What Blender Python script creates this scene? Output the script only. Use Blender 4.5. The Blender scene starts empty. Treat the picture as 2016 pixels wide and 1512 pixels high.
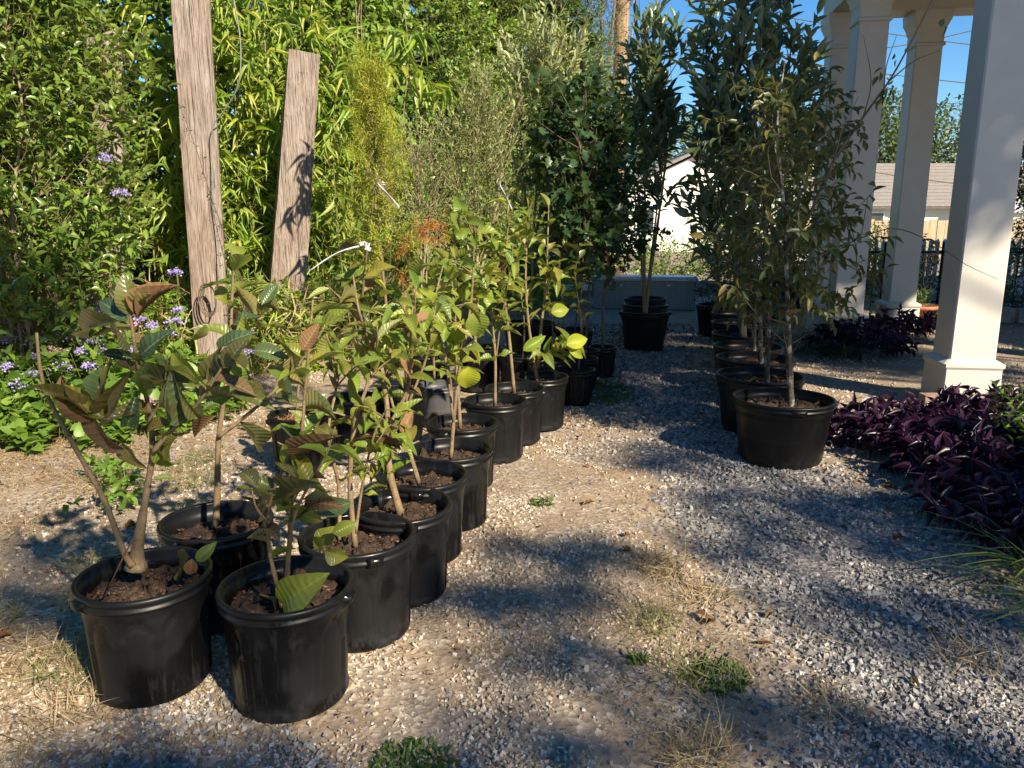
import bpy, math, random
import numpy as np
from mathutils import Vector, Matrix
random.seed(5)
rng = np.random.default_rng(11)
R = math.radians
scene = bpy.context.scene
C = scene.collection

# ------------------------------------------------------------------ camera, sky, sun, exposure
CAM_H = 1.42; FPX = 1514.0; TILT = R(12)
cam_d = bpy.data.cameras.new('camera'); cam = bpy.data.objects.new('camera', cam_d); C.objects.link(cam)
cam.location = (0, 0, CAM_H); cam.rotation_euler = (R(90) - TILT, 0, 0)
cam_d.sensor_width = 36; cam_d.lens = 36 * FPX / 2016; cam_d.clip_end = 600; cam_d.clip_start = .05
scene.camera = cam
SUN_EL = R(34); SUN_DIR = Vector((.62 * math.cos(SUN_EL), -.785 * math.cos(SUN_EL), math.sin(SUN_EL))).normalized()
w = bpy.data.worlds.new('World'); scene.world = w; w.use_nodes = True
nt = w.node_tree; sky = nt.nodes.new('ShaderNodeTexSky'); sky.sky_type = 'NISHITA'; sky.sun_disc = False
sky.sun_elevation = SUN_EL; sky.sun_rotation = math.atan2(SUN_DIR.x, SUN_DIR.y)
sky.air_density = 1.0; sky.dust_density = 0; sky.ozone_density = 4.0
bg = nt.nodes['Background']; bg.inputs[1].default_value = .074
hs = nt.nodes.new('ShaderNodeHueSaturation'); hs.inputs['Saturation'].default_value = 1.28; nt.links.new(sky.outputs[0], hs.inputs['Color']); nt.links.new(hs.outputs[0], bg.inputs[0])
sd = bpy.data.lights.new('sun', 'SUN'); sd.energy = 5.0; sd.angle = R(.9); sd.color = (1, .86, .66)
so = bpy.data.objects.new('sun', sd); C.objects.link(so); so.rotation_euler = SUN_DIR.to_track_quat('Z', 'Y').to_euler()
so.location = (10, -12, 15)
vs = scene.view_settings; vs.view_transform = 'Standard'; vs.look = 'None'; vs.gamma = 1; vs.use_curve_mapping = False
vs.exposure = 1.2
scene.render.engine = 'CYCLES'
scene.cycles.max_bounces = 7; scene.cycles.transparent_max_bounces = 4

# ------------------------------------------------------------------ helpers
ct, st_ = math.cos(TILT), math.sin(TILT)
def at(x, y, Y):
    dx = (x - 1008) / FPX; dy = -(y - 756) / FPX
    d = (dx, ct + dy * st_, -st_ + dy * ct); t = Y / d[1]
    return np.array((d[0] * t, Y, CAM_H + d[2] * t))
def nrm(a):
    return a / np.maximum(np.linalg.norm(a, axis=-1, keepdims=True), 1e-9)

def mesh(name, V, quads=None, tris=None, mat=None, smooth=True, uv=None):
    V = np.asarray(V, np.float32).reshape(-1, 3)
    q = np.asarray(quads if quads is not None else [], np.int32).reshape(-1, 4)
    t = np.asarray(tris if tris is not None else [], np.int32).reshape(-1, 3)
    me = bpy.data.meshes.new(name)
    me.vertices.add(len(V)); me.vertices.foreach_set('co', V.ravel())
    loops = np.concatenate([q.ravel(), t.ravel()]).astype(np.int32)
    me.loops.add(len(loops)); me.loops.foreach_set('vertex_index', loops)
    tot = np.concatenate([np.full(len(q), 4), np.full(len(t), 3)]).astype(np.int32)
    start = np.concatenate([[0], np.cumsum(tot)[:-1]]).astype(np.int32) if len(tot) else tot
    me.polygons.add(len(tot)); me.polygons.foreach_set('loop_start', start)
    try: me.polygons.foreach_set('loop_total', tot)
    except Exception: pass
    me.polygons.foreach_set('use_smooth', np.full(len(tot), smooth))
    if uv is not None:
        l = me.uv_layers.new(name='UVMap'); l.data.foreach_set('uv', np.asarray(uv, np.float32)[loops].ravel())
    me.update(calc_edges=True); me.validate()
    if mat: me.materials.append(mat)
    return me
def obj(name, me, parent=None, loc=None):
    o = bpy.data.objects.new(name, me); C.objects.link(o)
    if parent: o.parent = parent
    if loc is not None: o.location = loc
    return o
def tag(o, label=None, cat=None, group=None, kind=None):
    if label: o['label'] = label
    if cat: o['category'] = cat
    if group: o['group'] = group
    if kind: o['kind'] = kind
    return o
def thing(name, label, cat, loc=(0, 0, 0), group=None, rz=0):
    o = bpy.data.objects.new(name, None); C.objects.link(o); o.location = loc; o.rotation_euler = (0, 0, rz)
    o.empty_display_size = .05
    return tag(o, label, cat, group)

class MB:
    """collects verts / faces"""
    def __init__(s): s.V = []; s.Q = []; s.T = []; s.U = []; s.n = 0
    def add(s, V, Q=None, T=None, uv=None):
        V = np.asarray(V, float).reshape(-1, 3)
        if Q is not None and len(Q): s.Q.append(np.asarray(Q, int).reshape(-1, 4) + s.n)
        if T is not None and len(T): s.T.append(np.asarray(T, int).reshape(-1, 3) + s.n)
        s.U.append(np.zeros((len(V), 2)) if uv is None else np.asarray(uv, float))
        s.V.append(V); s.n += len(V); return s
    def box(s, c, size, M=None, bev=0):
        x, y, z = [v / 2 for v in size]
        V = np.array([(i, j, k) for k in (-z, z) for j in (-y, y) for i in (-x, x)], float)
        if M is not None: V = V @ np.asarray(M).T
        V = V + np.asarray(c)
        Q = [(0, 2, 3, 1), (4, 5, 7, 6), (0, 1, 5, 4), (2, 6, 7, 3), (0, 4, 6, 2), (1, 3, 7, 5)]
        return s.add(V, Q)
    def loft(s, rings, closed=True, cap=True):
        """rings: list of (n,3) arrays"""
        n = len(rings[0]); V = np.concatenate(rings); Q = []
        for r in range(len(rings) - 1):
            for i in range(n if closed else n - 1):
                j = (i + 1) % n; a = r * n
                Q.append((a + i, a + j, a + n + j, a + n + i))
        T = []
        if cap:
            b0 = len(V); V = np.concatenate([V, [rings[0].mean(0)], [rings[-1].mean(0)]])
            for i in range(n):
                j = (i + 1) % n
                T.append((b0, j, i)); m = (len(rings) - 1) * n; T.append((b0 + 1, m + i, m + j))
        return s.add(V, Q, T)
    def tube(s, pts, rad, k=6, cap=True):
        pts = np.asarray(pts, float); rad = np.broadcast_to(np.asarray(rad, float), (len(pts),))
        tan = nrm(np.gradient(pts, axis=0)); ref = np.array((.31, .92, .2))
        if abs(tan.mean(0) @ nrm(ref)) > .9: ref = np.array((1., 0, 0))
        rings = []; a = np.arange(k) / k * 2 * math.pi
        for p, t, r in zip(pts, tan, rad):
            x = nrm(np.cross(ref, t)); y = np.cross(t, x)
            rings.append(p + r * (np.cos(a)[:, None] * x + np.sin(a)[:, None] * y))
        return s.loft(rings, True, cap)
    def build(s, name, mat, smooth=True, uv=False):
        V = np.concatenate(s.V)
        return mesh(name, V, np.concatenate(s.Q) if s.Q else None, np.concatenate(s.T) if s.T else None, mat, smooth,
                    np.concatenate(s.U) if uv else None)

def spline(P, n=5):
    """Catmull-Rom through points"""
    P = np.asarray(P, float); Q = np.vstack([2 * P[0] - P[1], P, 2 * P[-1] - P[-2]]); out = []
    for i in range(1, len(Q) - 2):
        p0, p1, p2, p3 = Q[i - 1:i + 3]
        for t in np.linspace(0, 1, n, endpoint=False):
            out.append(.5 * ((2 * p1) + (-p0 + p2) * t + (2 * p0 - 5 * p1 + 4 * p2 - p3) * t * t + (-p0 + 3 * p1 - 3 * p2 + p3) * t ** 3))
    out.append(P[-1]); return np.array(out)

# ------------------------------------------------------------------ materials
def newmat(name):
    m = bpy.data.materials.new(name); m.use_nodes = True; t = m.node_tree
    for n in list(t.nodes): t.nodes.remove(n)
    o = t.nodes.new('ShaderNodeOutputMaterial'); return m, t, o
def N(t, kind, **kw):
    n = t.nodes.new(kind)
    for k, v in kw.items():
        if k.startswith('i_'):
            key = k[2:]; n.inputs[int(key) if key.isdigit() else key.replace('_', ' ')].default_value = v
        else: setattr(n, k, v)
    return n
def ramp(t, fac, stops, interp='LINEAR'):
    r = t.nodes.new('ShaderNodeValToRGB'); r.color_ramp.interpolation = interp
    e = r.color_ramp.elements
    while len(e) < len(stops): e.new(.5)
    for el, (p, c) in zip(e, stops): el.position = p; el.color = (*c, 1)
    t.links.new(fac, r.inputs[0]); return r.outputs[0]
def mixc(t, fac, a, b, mode='MIX'):
    m = t.nodes.new('ShaderNodeMix'); m.data_type = 'RGBA'; m.blend_type = mode
    for s, v in ((m.inputs[0], fac), (m.inputs[6], a), (m.inputs[7], b)):
        if hasattr(v, 'links'): t.links.new(v, s)
        elif isinstance(v, (int, float)): s.default_value = v
        else: s.default_value = (*v, 1)
    return m.outputs[2]
def noise(t, scale, detail=3, rough=.5, vec=None, mapscale=None, coord='Object', out=0):
    n = N(t, 'ShaderNodeTexNoise', i_Scale=scale, i_Detail=detail, i_Roughness=rough)
    if vec is None:
        tc = t.nodes.new('ShaderNodeTexCoord'); vec = tc.outputs[coord]
    if mapscale:
        mp = t.nodes.new('ShaderNodeMapping'); mp.inputs['Scale'].default_value = mapscale; t.links.new(vec, mp.inputs[0]); vec = mp.outputs[0]
    t.links.new(vec, n.inputs['Vector']); return n.outputs[out]
def bump(t, h, strength=.3, dist=.01):
    b = N(t, 'ShaderNodeBump', i_Strength=strength, i_Distance=dist); t.links.new(h, b.inputs['Height']); return b.outputs[0]
def pbsdf(t, o, color, rough=.5, metal=0, spec=.5, normal=None, link=True):
    p = t.nodes.new('ShaderNodeBsdfPrincipled')
    for s, v in ((p.inputs['Base Color'], color), (p.inputs['Roughness'], rough)):
        if hasattr(v, 'links'): t.links.new(v, s)
        elif isinstance(v, (int, float)): s.default_value = v
        else: s.default_value = (*v, 1)
    p.inputs['Metallic'].default_value = metal; p.inputs['Specular IOR Level'].default_value = spec
    if normal is not None: t.links.new(normal, p.inputs['Normal'])
    if link: t.links.new(p.outputs[0], o.inputs[0])
    return p

def leafmat(name, stops, under=None, trans=.3, rough=.42, per='island', spots=None, spec=.5, vein=False, tcol=(1.25, 1.2, .5)):
    m, t, o = newmat(name)
    g = t.nodes.new('ShaderNodeNewGeometry'); oi = t.nodes.new('ShaderNodeObjectInfo')
    ad = N(t, 'ShaderNodeMath', operation='ADD'); t.links.new(oi.outputs['Random'], ad.inputs[0]); t.links.new(g.outputs['Random Per Island'], ad.inputs[1])
    fr = N(t, 'ShaderNodeMath', operation='FRACT'); t.links.new(ad.outputs[0], fr.inputs[0]); fac = fr.outputs[0]
    n = len(stops); col = ramp(t, fac, [(i / (n - 1), c) for i, c in enumerate(stops)])
    nz = noise(t, 9, 3, .6)
    col = mixc(t, ramp(t, nz, [(.3, (0, 0, 0)), (.75, (.55,) * 3)]), col, mixc(t, .6, col, (.9, .95, .55), 'MULTIPLY'))
    if under:
        bf = mixc(t, .75, col, under); col = mixc(t, g.outputs['Backfacing'], col, bf)
    if spots:
        # decay along edges and in blotches (per leaf, in the leaf's own coordinates)
        sn = noise(t, 13, 4, .65)
        col = mixc(t, ramp(t, sn, [(spots[0], (0, 0, 0)), (spots[0] + .07, (1, 1, 1))]), col, spots[1])
    nor = None
    if vein:
        tc = t.nodes.new('ShaderNodeTexCoord'); sx = t.nodes.new('ShaderNodeSeparateXYZ'); t.links.new(tc.outputs['UV'], sx.inputs[0])
        ab = N(t, 'ShaderNodeMath', operation='ABSOLUTE'); t.links.new(sx.outputs[0], ab.inputs[0])
        ma = N(t, 'ShaderNodeMath', operation='MULTIPLY_ADD'); t.links.new(ab.outputs[0], ma.inputs[0]); ma.inputs[1].default_value = -.16; t.links.new(sx.outputs[1], ma.inputs[2])
        mm = N(t, 'ShaderNodeMath', operation='MULTIPLY'); t.links.new(ma.outputs[0], mm.inputs[0]); mm.inputs[1].default_value = 58
        sn2 = N(t, 'ShaderNodeMath', operation='SINE'); t.links.new(mm.outputs[0], sn2.inputs[0])
        nor = bump(t, sn2.outputs[0], .25, .003)
        mid = ramp(t, ab.outputs[0], [(.0, (1, 1, 1)), (.09, (0, 0, 0))])
        vl = ramp(t, sn2.outputs[0], [(.86, (0, 0, 0)), (1.0, (.35,) * 3)])
        col = mixc(t, mixc(t, 1, mid, vl, 'LIGHTEN'), col, mixc(t, .55, col, (.35, .36, .14)))
    p = pbsdf(t, o, col, rough, 0, spec, nor, False)
    tr = t.nodes.new('ShaderNodeBsdfTranslucent'); t.links.new(mixc(t, 1, col, tcol, 'MULTIPLY'), tr.inputs[0])
    mx = t.nodes.new('ShaderNodeMixShader'); mx.inputs[0].default_value = trans
    t.links.new(p.outputs[0], mx.inputs[1]); t.links.new(tr.outputs[0], mx.inputs[2]); t.links.new(mx.outputs[0], o.inputs[0])
    return m

def simple(name, c1, c2, scale=8, rough=.7, mapscale=None, b=.2, bd=.01, detail=5, metal=0, spec=.4):
    m, t, o = newmat(name); nz = noise(t, scale, detail, .6, mapscale=mapscale)
    pbsdf(t, o, ramp(t, nz, [(.3, c1), (.7, c2)]), rough, metal, spec, bump(t, nz, b, bd) if b else None); return m

M = {}
def pot_material(name, dust, wet):
    m, t, o = newmat(name)
    st = noise(t, 5, 6, .7, mapscale=(3, 3, .35)); n2 = noise(t, 30, 4, .6)
    drip = noise(t, 16, 5, .7, mapscale=(1.5, 1.5, .22)); blot = noise(t, 3.2, 3, .55)
    tc = t.nodes.new('ShaderNodeTexCoord'); sx = t.nodes.new('ShaderNodeSeparateXYZ'); t.links.new(tc.outputs['Object'], sx.inputs[0])
    dry = ramp(t, st, [(.3, tuple(v * .6 for v in dust)), (.75, dust)])
    low = ramp(t, sx.outputs[2], [(.0, (.8,) * 3), (.10, (0, 0, 0))])
    col = mixc(t, mixc(t, 1, low, ramp(t, n2, [(.4, (0, 0, 0)), (.7, (1, 1, 1))]), 'MULTIPLY'), dry, tuple(v * 2.2 + .010 for v in dust))
    if wet:
        wetm = mixc(t, 1, ramp(t, blot, [(.46, (0, 0, 0)), (.52, (1, 1, 1))]), ramp(t, drip, [(.40, (0, 0, 0)), (.47, (1, 1, 1))]), 'MULTIPLY')
        col = mixc(t, wetm, col, (.0045, .0045, .005)); ro = mixc(t, wetm, (.42,) * 3, (.17,) * 3)
    else: ro = ramp(t, st, [(.3, (.34,) * 3), (.7, (.46,) * 3)])
    pbsdf(t, o, col, ro, 0, .3, bump(t, n2, .08, .002)); return m
M['pot'] = pot_material('black_plastic_wet', (.0105, .011, .0122), True)
M['pot_dry'] = pot_material('black_plastic_dry', (.0065, .007, .0075), False)
M['pot_grey'] = pot_material('faded_plastic', (.085, .088, .092), False)
M['soil'] = simple('potting_soil', (.012, .008, .006), (.07, .038, .022), 60, .85, b=.8, bd=.01)
M['chip'] = leafmat('bark_chip', [(.02, .012, .008), (.10, .05, .028), (.045, .024, .014), (.16, .10, .06)], trans=0, rough=.8)
def stem_material():
    m, t, o = newmat('tan_stem'); n1 = noise(t, 26, 5, .65, mapscale=(1, 1, .35)); n2 = noise(t, 90, 3, .6, mapscale=(1, 1, 1.6)); n3 = noise(t, 7, 3, .6)
    col = ramp(t, n1, [(.3, (.105, .07, .038)), (.7, (.27, .19, .105))])
    col = mixc(t, ramp(t, n2, [(.56, (0, 0, 0)), (.66, (.8,) * 3)]), col, (.06, .042, .028))
    col = mixc(t, ramp(t, n3, [(.5, (0, 0, 0)), (.7, (.6,) * 3)]), col, (.16, .15, .10))
    pbsdf(t, o, col, .75, 0, .3, bump(t, n2, .6, .003)); return m
M['stem'] = stem_material()
M['stem_dark'] = simple('dark_stem', (.06, .045, .03), (.15, .11, .07), 30, .8, (1, 1, .25), .3, .002)
M['stem_green'] = simple('green_stem', (.09, .10, .03), (.2, .18, .07), 30, .6, None, .1, .002)
def lichen():
    m, t, o = newmat('lichen_bark'); n1 = noise(t, 26, 4, .65, mapscale=(1, 1, .7)); n2 = noise(t, 60, 3, .6)
    pbsdf(t, o, mixc(t, ramp(t, n1, [(.50, (0, 0, 0)), (.60, (1, 1, 1))]), ramp(t, n2, [(.3, (.03, .026, .02)), (.7, (.085, .07, .055))]), (.30, .305, .27)), .85, 0, .2, bump(t, n2, .5, .004)); return m
M['lichen_stem'] = lichen()
M['twig'] = simple('twig', (.14, .10, .06), (.34, .27, .18), 20, .8, None, 0)
M['bark'] = simple('bark', (.06, .045, .035), (.19, .15, .12), 12, .9, (1, 1, .2), .8, .02)
M['post'] = None
def post_material():
    m, t, o = newmat('weathered_timber')
    g = noise(t, 14, 8, .7, mapscale=(4, 4, .16)); w = noise(t, 2.2, 4, .6, mapscale=(1, 1, .5)); f = noise(t, 60, 3, .6, mapscale=(3, 3, .04)); kn = noise(t, 4.5, 2, .5, mapscale=(1, 1, .45)); st = noise(t, 5, 5, .7, mapscale=(1, 1, .12))
    col = ramp(t, g, [(.28, (.10, .075, .058)), (.45, (.27, .21, .175)), (.75, (.44, .37, .32))])
    col = mixc(t, ramp(t, w, [(.45, (0, 0, 0)), (.7, (.7,) * 3)]), col, (.42, .385, .35))
    col = mixc(t, ramp(t, st, [(.30, (.75,) * 3), (.48, (0, 0, 0))]), col, (.085, .06, .042))
    col = mixc(t, ramp(t, f, [(.36, (.95,) * 3), (.46, (0, 0, 0))]), col, (.03, .022, .018))
    col = mixc(t, ramp(t, kn, [(.24, (1, 1, 1)), (.30, (0, 0, 0))]), col, (.05, .03, .02))
    pbsdf(t, o, col, .88, 0, .15, bump(t, mixc(t, .55, g, f), 1.0, .025)); return m
M['post'] = post_material()
def paint_material():
    m, t, o = newmat('cream_painted_wood')
    n1 = noise(t, 3, 5, .6); n2 = noise(t, 40, 3, .6, mapscale=(1, 1, .2))
    tc = t.nodes.new('ShaderNodeTexCoord'); sx = t.nodes.new('ShaderNodeSeparateXYZ'); t.links.new(tc.outputs['Object'], sx.inputs[0])
    lo = ramp(t, sx.outputs[2], [(.0, (.8,) * 3), (.25, (.0,) * 3)])
    d = mixc(t, 1, lo, ramp(t, noise(t, 14, 6, .7), [(.45, (0, 0, 0)), (.7, (1, 1, 1))]), 'MULTIPLY')
    col = mixc(t, d, ramp(t, n1, [(.3, (.50, .475, .43)), (.7, (.57, .55, .505))]), (.30, .25, .18))
    pbsdf(t, o, col, .48, 0, .4, bump(t, n2, .12, .004)); return m
M['paint'] = paint_material()
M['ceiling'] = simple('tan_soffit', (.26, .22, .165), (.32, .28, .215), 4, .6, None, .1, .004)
M['white'] = simple('white_ribbon', (.40, .41, .43), (.5, .51, .53), 10, .5, None, .1, .003)

LEAF = {
 'sap': leafmat('sapling_leaf', [(.10, .17, .03), (.17, .235, .035), (.22, .26, .04), (.28, .25, .05), (.13, .19, .035)], (.33, .34, .09), .42, .36, 'obj', (.72, (.15, .075, .035)), .55, True),
 'sapdark': leafmat('sapling_leaf_old', [(.035, .072, .042), (.06, .10, .045), (.11, .12, .036), (.15, .12, .04), (.045, .085, .045)], (.24, .215, .075), .24, .3, 'obj', (.64, (.12, .06, .03)), .6, True),
 'saplight': leafmat('sapling_leaf_young', [(.15, .25, .03), (.22, .31, .04), (.12, .21, .03), (.33, .38, .05), (.21, .28, .06)], (.34, .39, .1), .46, .38, 'obj', (.78, (.2, .12, .04)), .5, True),
 'sapyellow': leafmat('sapling_leaf_yellow', [(.48, .50, .04), (.42, .48, .05)], (.45, .45, .1), .5, .4, 'obj', (.8, (.3, .2, .05)), .5, True),
 'brown': leafmat('dead_leaf', [(.17, .08, .04), (.23, .13, .065), (.11, .06, .032), (.26, .18, .09)], None, .15, .7, 'obj', None, .3, True),
}

# ------------------------------------------------------------------ leaf geometry
def leaf_tpl(rows=4, kind='ellip', fold=.12, curl=.15, wave=0, seed=0, cols=3):
    r = np.random.default_rng(seed); t = np.linspace(0, 1, rows + 1); V = []; U = []
    if kind == 'ellip': wd = np.sin(np.pi * t ** .85) ** .8
    elif kind == 'obov': wd = np.sin(np.pi * t ** 1.35) ** .75
    elif kind == 'lance': wd = np.sin(np.pi * t ** .6) ** 1.1
    elif kind == 'heart': wd = np.where(t < .15, .75 + t * 1.6, np.sin(np.pi * (t * .62 + .38)) ** .9)
    elif kind == 'oak': wd = np.sin(np.pi * t ** 1.1) ** .6 * (1 + .45 * np.sin(t * 19))
    wd = np.clip(wd, .02, 1.5)
    xs = np.linspace(-1, 1, cols)
    ph = r.uniform(0, 6)
    for i, (tt, ww) in enumerate(zip(t, wd)):
        for x in xs:
            z = fold * abs(x) * ww - curl * tt * tt + wave * math.sin(tt * 9 + ph + x * 2) * abs(x) * ww
            V.append((x * ww * .5, tt * (1 - .25 * curl), z)); U.append((x, tt))
    Q = []
    for i in range(rows):
        for j in range(cols - 1):
            a = i * cols + j; Q.append((a, a + 1, a + cols + 1, a + cols))
    return np.array(V), np.array(Q), np.array(U)
TPL = {
 'small': leaf_tpl(2, 'ellip', .15, .12), 'ellip': leaf_tpl(3, 'ellip', .15, .2), 'lance': leaf_tpl(3, 'lance', .12, .28), 'bamboo': leaf_tpl(5, 'lance', .14, .35),
 'heart': leaf_tpl(4, 'heart', .08, .2), 'oak': leaf_tpl(8, 'oak', .08, .15), 'blade': leaf_tpl(3, 'lance', .2, .5, cols=2), 'flat': leaf_tpl(2, 'ellip', 0, .15, cols=2), 'purple': leaf_tpl(5, 'lance', .35, .35), 'magnolia': leaf_tpl(4, 'ellip', .12, .12),
}
def cloud(P, D, Nn, L, W, tpl):
    """many leaves at once: positions, directions, normals, lengths, widths"""
    tv, tq, tu = tpl; n = len(P)
    D = nrm(D); X = nrm(np.cross(D, Nn)); Nn = np.cross(X, D)
    L = np.broadcast_to(np.asarray(L, float), (n,)); W = np.broadcast_to(np.asarray(W, float), (n,))
    V = P[:, None, :] + X[:, None, :] * (tv[None, :, 0:1] * W[:, None, None]) + D[:, None, :] * (tv[None, :, 1:2] * L[:, None, None]) + Nn[:, None, :] * (tv[None, :, 2:3] * L[:, None, None])
    Q = tq[None] + (np.arange(n) * len(tv))[:, None, None]
    return V.reshape(-1, 3), Q.reshape(-1, 4), np.tile(tu, (n, 1))
def leafmesh(name, parts, mat):
    mb = MB()
    for a in parts: mb.add(a[0], a[1])
    return mb.build(name, mat)
UP = np.array((0, 0, 1.))
def rdir(n, up=0.):
    v = rng.normal(size=(n, 3)); v = nrm(v); v[:, 2] += up; return nrm(v)
def twig_leaves(B, T, l, n, L, W, spread=.8, droop=.15, jit=.25, nup=.6):
    """twig bases B, directions T, lengths l; n leaves spirally on each"""
    m = len(B); T = nrm(T); l = np.broadcast_to(np.asarray(l, float), (m,))
    ref = nrm(np.cross(T, np.array((.3, .1, .95)) + rng.normal(size=(m, 3)) * .2)); ref2 = np.cross(T, ref)
    k = np.arange(n); f = (k + .4) / n
    ang = k[None, :] * 2.4 + rng.uniform(0, 6.28, (m, 1))
    rad = np.cos(ang)[..., None] * ref[:, None] + np.sin(ang)[..., None] * ref2[:, None]
    P = B[:, None] + T[:, None] * (l[:, None] * f[None])[..., None]
    D = T[:, None] * (.45 + .5 * f[None, :, None]) + rad * spread * (1.1 - .5 * f[None, :, None]) + rng.normal(size=(m, n, 3)) * jit
    D[..., 2] -= droop
    Nn = T[:, None] * .5 + UP * nup + rng.normal(size=(m, n, 3)) * .35
    s = rng.uniform(.7, 1.15, m * n)
    return P.reshape(-1, 3), D.reshape(-1, 3), Nn.reshape(-1, 3), L * s, W * s * rng.uniform(.85, 1.1, m * n)
def twigs(B, T, l, n, L, W, tpl, **kw): return cloud(*twig_leaves(B, T, l, n, L, W, **kw), tpl)
def emit(root, arr, mat, tpl, nparts, name='leaf', stuff='foliage'):
    """the leaves that show largest become parts, the rest one joined part"""
    P, D, Nn, L, W = arr; n = len(P); org = np.array(root.location)
    score = L / np.maximum(P[:, 1], 1); order = np.argsort(-score); big = order[:nparts]; rest = order[nparts:]
    if nparts:
        tv, tq, tu = tpl; me = mesh(name, tv, tq, None, mat, True, tu)
        Dn = nrm(D[big]); X = nrm(np.cross(Dn, Nn[big])); Z = np.cross(X, Dn)
        for i, k in enumerate(big):
            o = obj(name, me, root); x, d, z, p = X[i] * W[k], Dn[i] * L[k], Z[i] * L[k], P[k] - org
            o.matrix_local = Matrix(((x[0], d[0], z[0], p[0]), (x[1], d[1], z[1], p[1]), (x[2], d[2], z[2], p[2]), (0, 0, 0, 1)))
    if len(rest):
        o = obj(stuff, leafmesh(stuff, [cloud(P[rest] - org, D[rest], Nn[rest], L[rest], W[rest], tpl)], mat), root); o['kind'] = 'stuff'
def cat(*arrs): return tuple(np.concatenate([a[i] for a in arrs]) for i in range(5))
def stick(mb, B, T, l, r=.003, k=3):
    """straight thin twig tubes, vectorised"""
    B = np.asarray(B); T = nrm(np.asarray(T)); m = len(B); l = np.broadcast_to(np.asarray(l, float), (m,))
    a = nrm(np.cross(T, np.array((.2, .3, .93)) + rng.normal(size=(m, 3)) * .1)); b = np.cross(T, a)
    ang = np.arange(k) / k * 6.283
    ring = np.cos(ang)[None, :, None] * a[:, None] + np.sin(ang)[None, :, None] * b[:, None]
    r = np.broadcast_to(np.asarray(r, float), (m,))[:, None, None]
    V = np.concatenate([B[:, None] + ring * r, (B + T * l[:, None])[:, None] + ring * r * .5], 1)
    Q = np.array([(i, (i + 1) % k, k + (i + 1) % k, k + i) for i in range(k)])
    mb.add(V.reshape(-1, 3), (Q[None] + (np.arange(m) * 2 * k)[:, None, None]).reshape(-1, 4))

# single leaf meshes shared by all leaf parts
SINGLE = {}
def single(kind, mat, v):
    key = (kind, mat, v)
    if key not in SINGLE:
        r = np.random.default_rng(v * 7 + 1)
        tv, tq, tu = leaf_tpl(9, kind, r.uniform(.06, .3), r.uniform(-.05, .5), r.uniform(.02, .12), v, 5)
        if v % 3 == 2 and mat in ('brown', 'sapdark'):      # rolled-up old leaf
            tv[:, 2] += np.abs(tv[:, 0]) * .5; tv[:, 0] *= .7
        SINGLE[key] = mesh('leaf_' + mat, tv, tq, None, LEAF[mat], True, tu)
    return SINGLE[key]
def put_leaf(parent, p, d, n, L, W, mat='sap', kind='ellip', v=None):
    v = random.randrange(6) if v is None else v
    o = obj('leaf', single(kind, mat, v), parent)
    d = Vector(d).normalized(); x = d.cross(Vector(n))
    if x.length < 1e-3: x = d.cross(Vector((.3, .9, .1)))
    x.normalize(); z = x.cross(d)
    o.matrix_local = Matrix(((x.x * W, d.x * L, z.x * L, p[0]), (x.y * W, d.y * L, z.y * L, p[1]), (x.z * W, d.z * L, z.z * L, p[2]), (0, 0, 0, 1)))
    return o

# ================================================================== THE SETTING
_g = np.random.default_rng(3).random((64, 64))
def vnoise(x, y, s):
    x = np.asarray(x) * s + 17.3; y = np.asarray(y) * s + 9.1
    i = np.floor(x).astype(int); j = np.floor(y).astype(int); fx = x - i; fy = y - j
    fx = fx * fx * (3 - 2 * fx); fy = fy * fy * (3 - 2 * fy)
    a = _g[i % 64, j % 64]; b = _g[(i + 1) % 64, j % 64]; c = _g[i % 64, (j + 1) % 64]; d = _g[(i + 1) % 64, (j + 1) % 64]
    return (a * (1 - fx) + b * fx) * (1 - fy) + (c * (1 - fx) + d * fx) * fy
def track(x, y):
    """0..1: how much this spot belongs to the grey slate wheel track"""
    cx = np.interp(y, [0, 1.8, 3.5, 6, 10, 14], [.9, 1.15, 1.6, 1.2, 1.3, 1.6]); hw = np.interp(y, [0, 2, 4, 6, 10], [.75, .62, .75, .8, 1.2])
    return np.clip(1.3 - np.abs(x - cx) / hw + (vnoise(x, y, 2.2) - .5) * .9, 0, 1)

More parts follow.
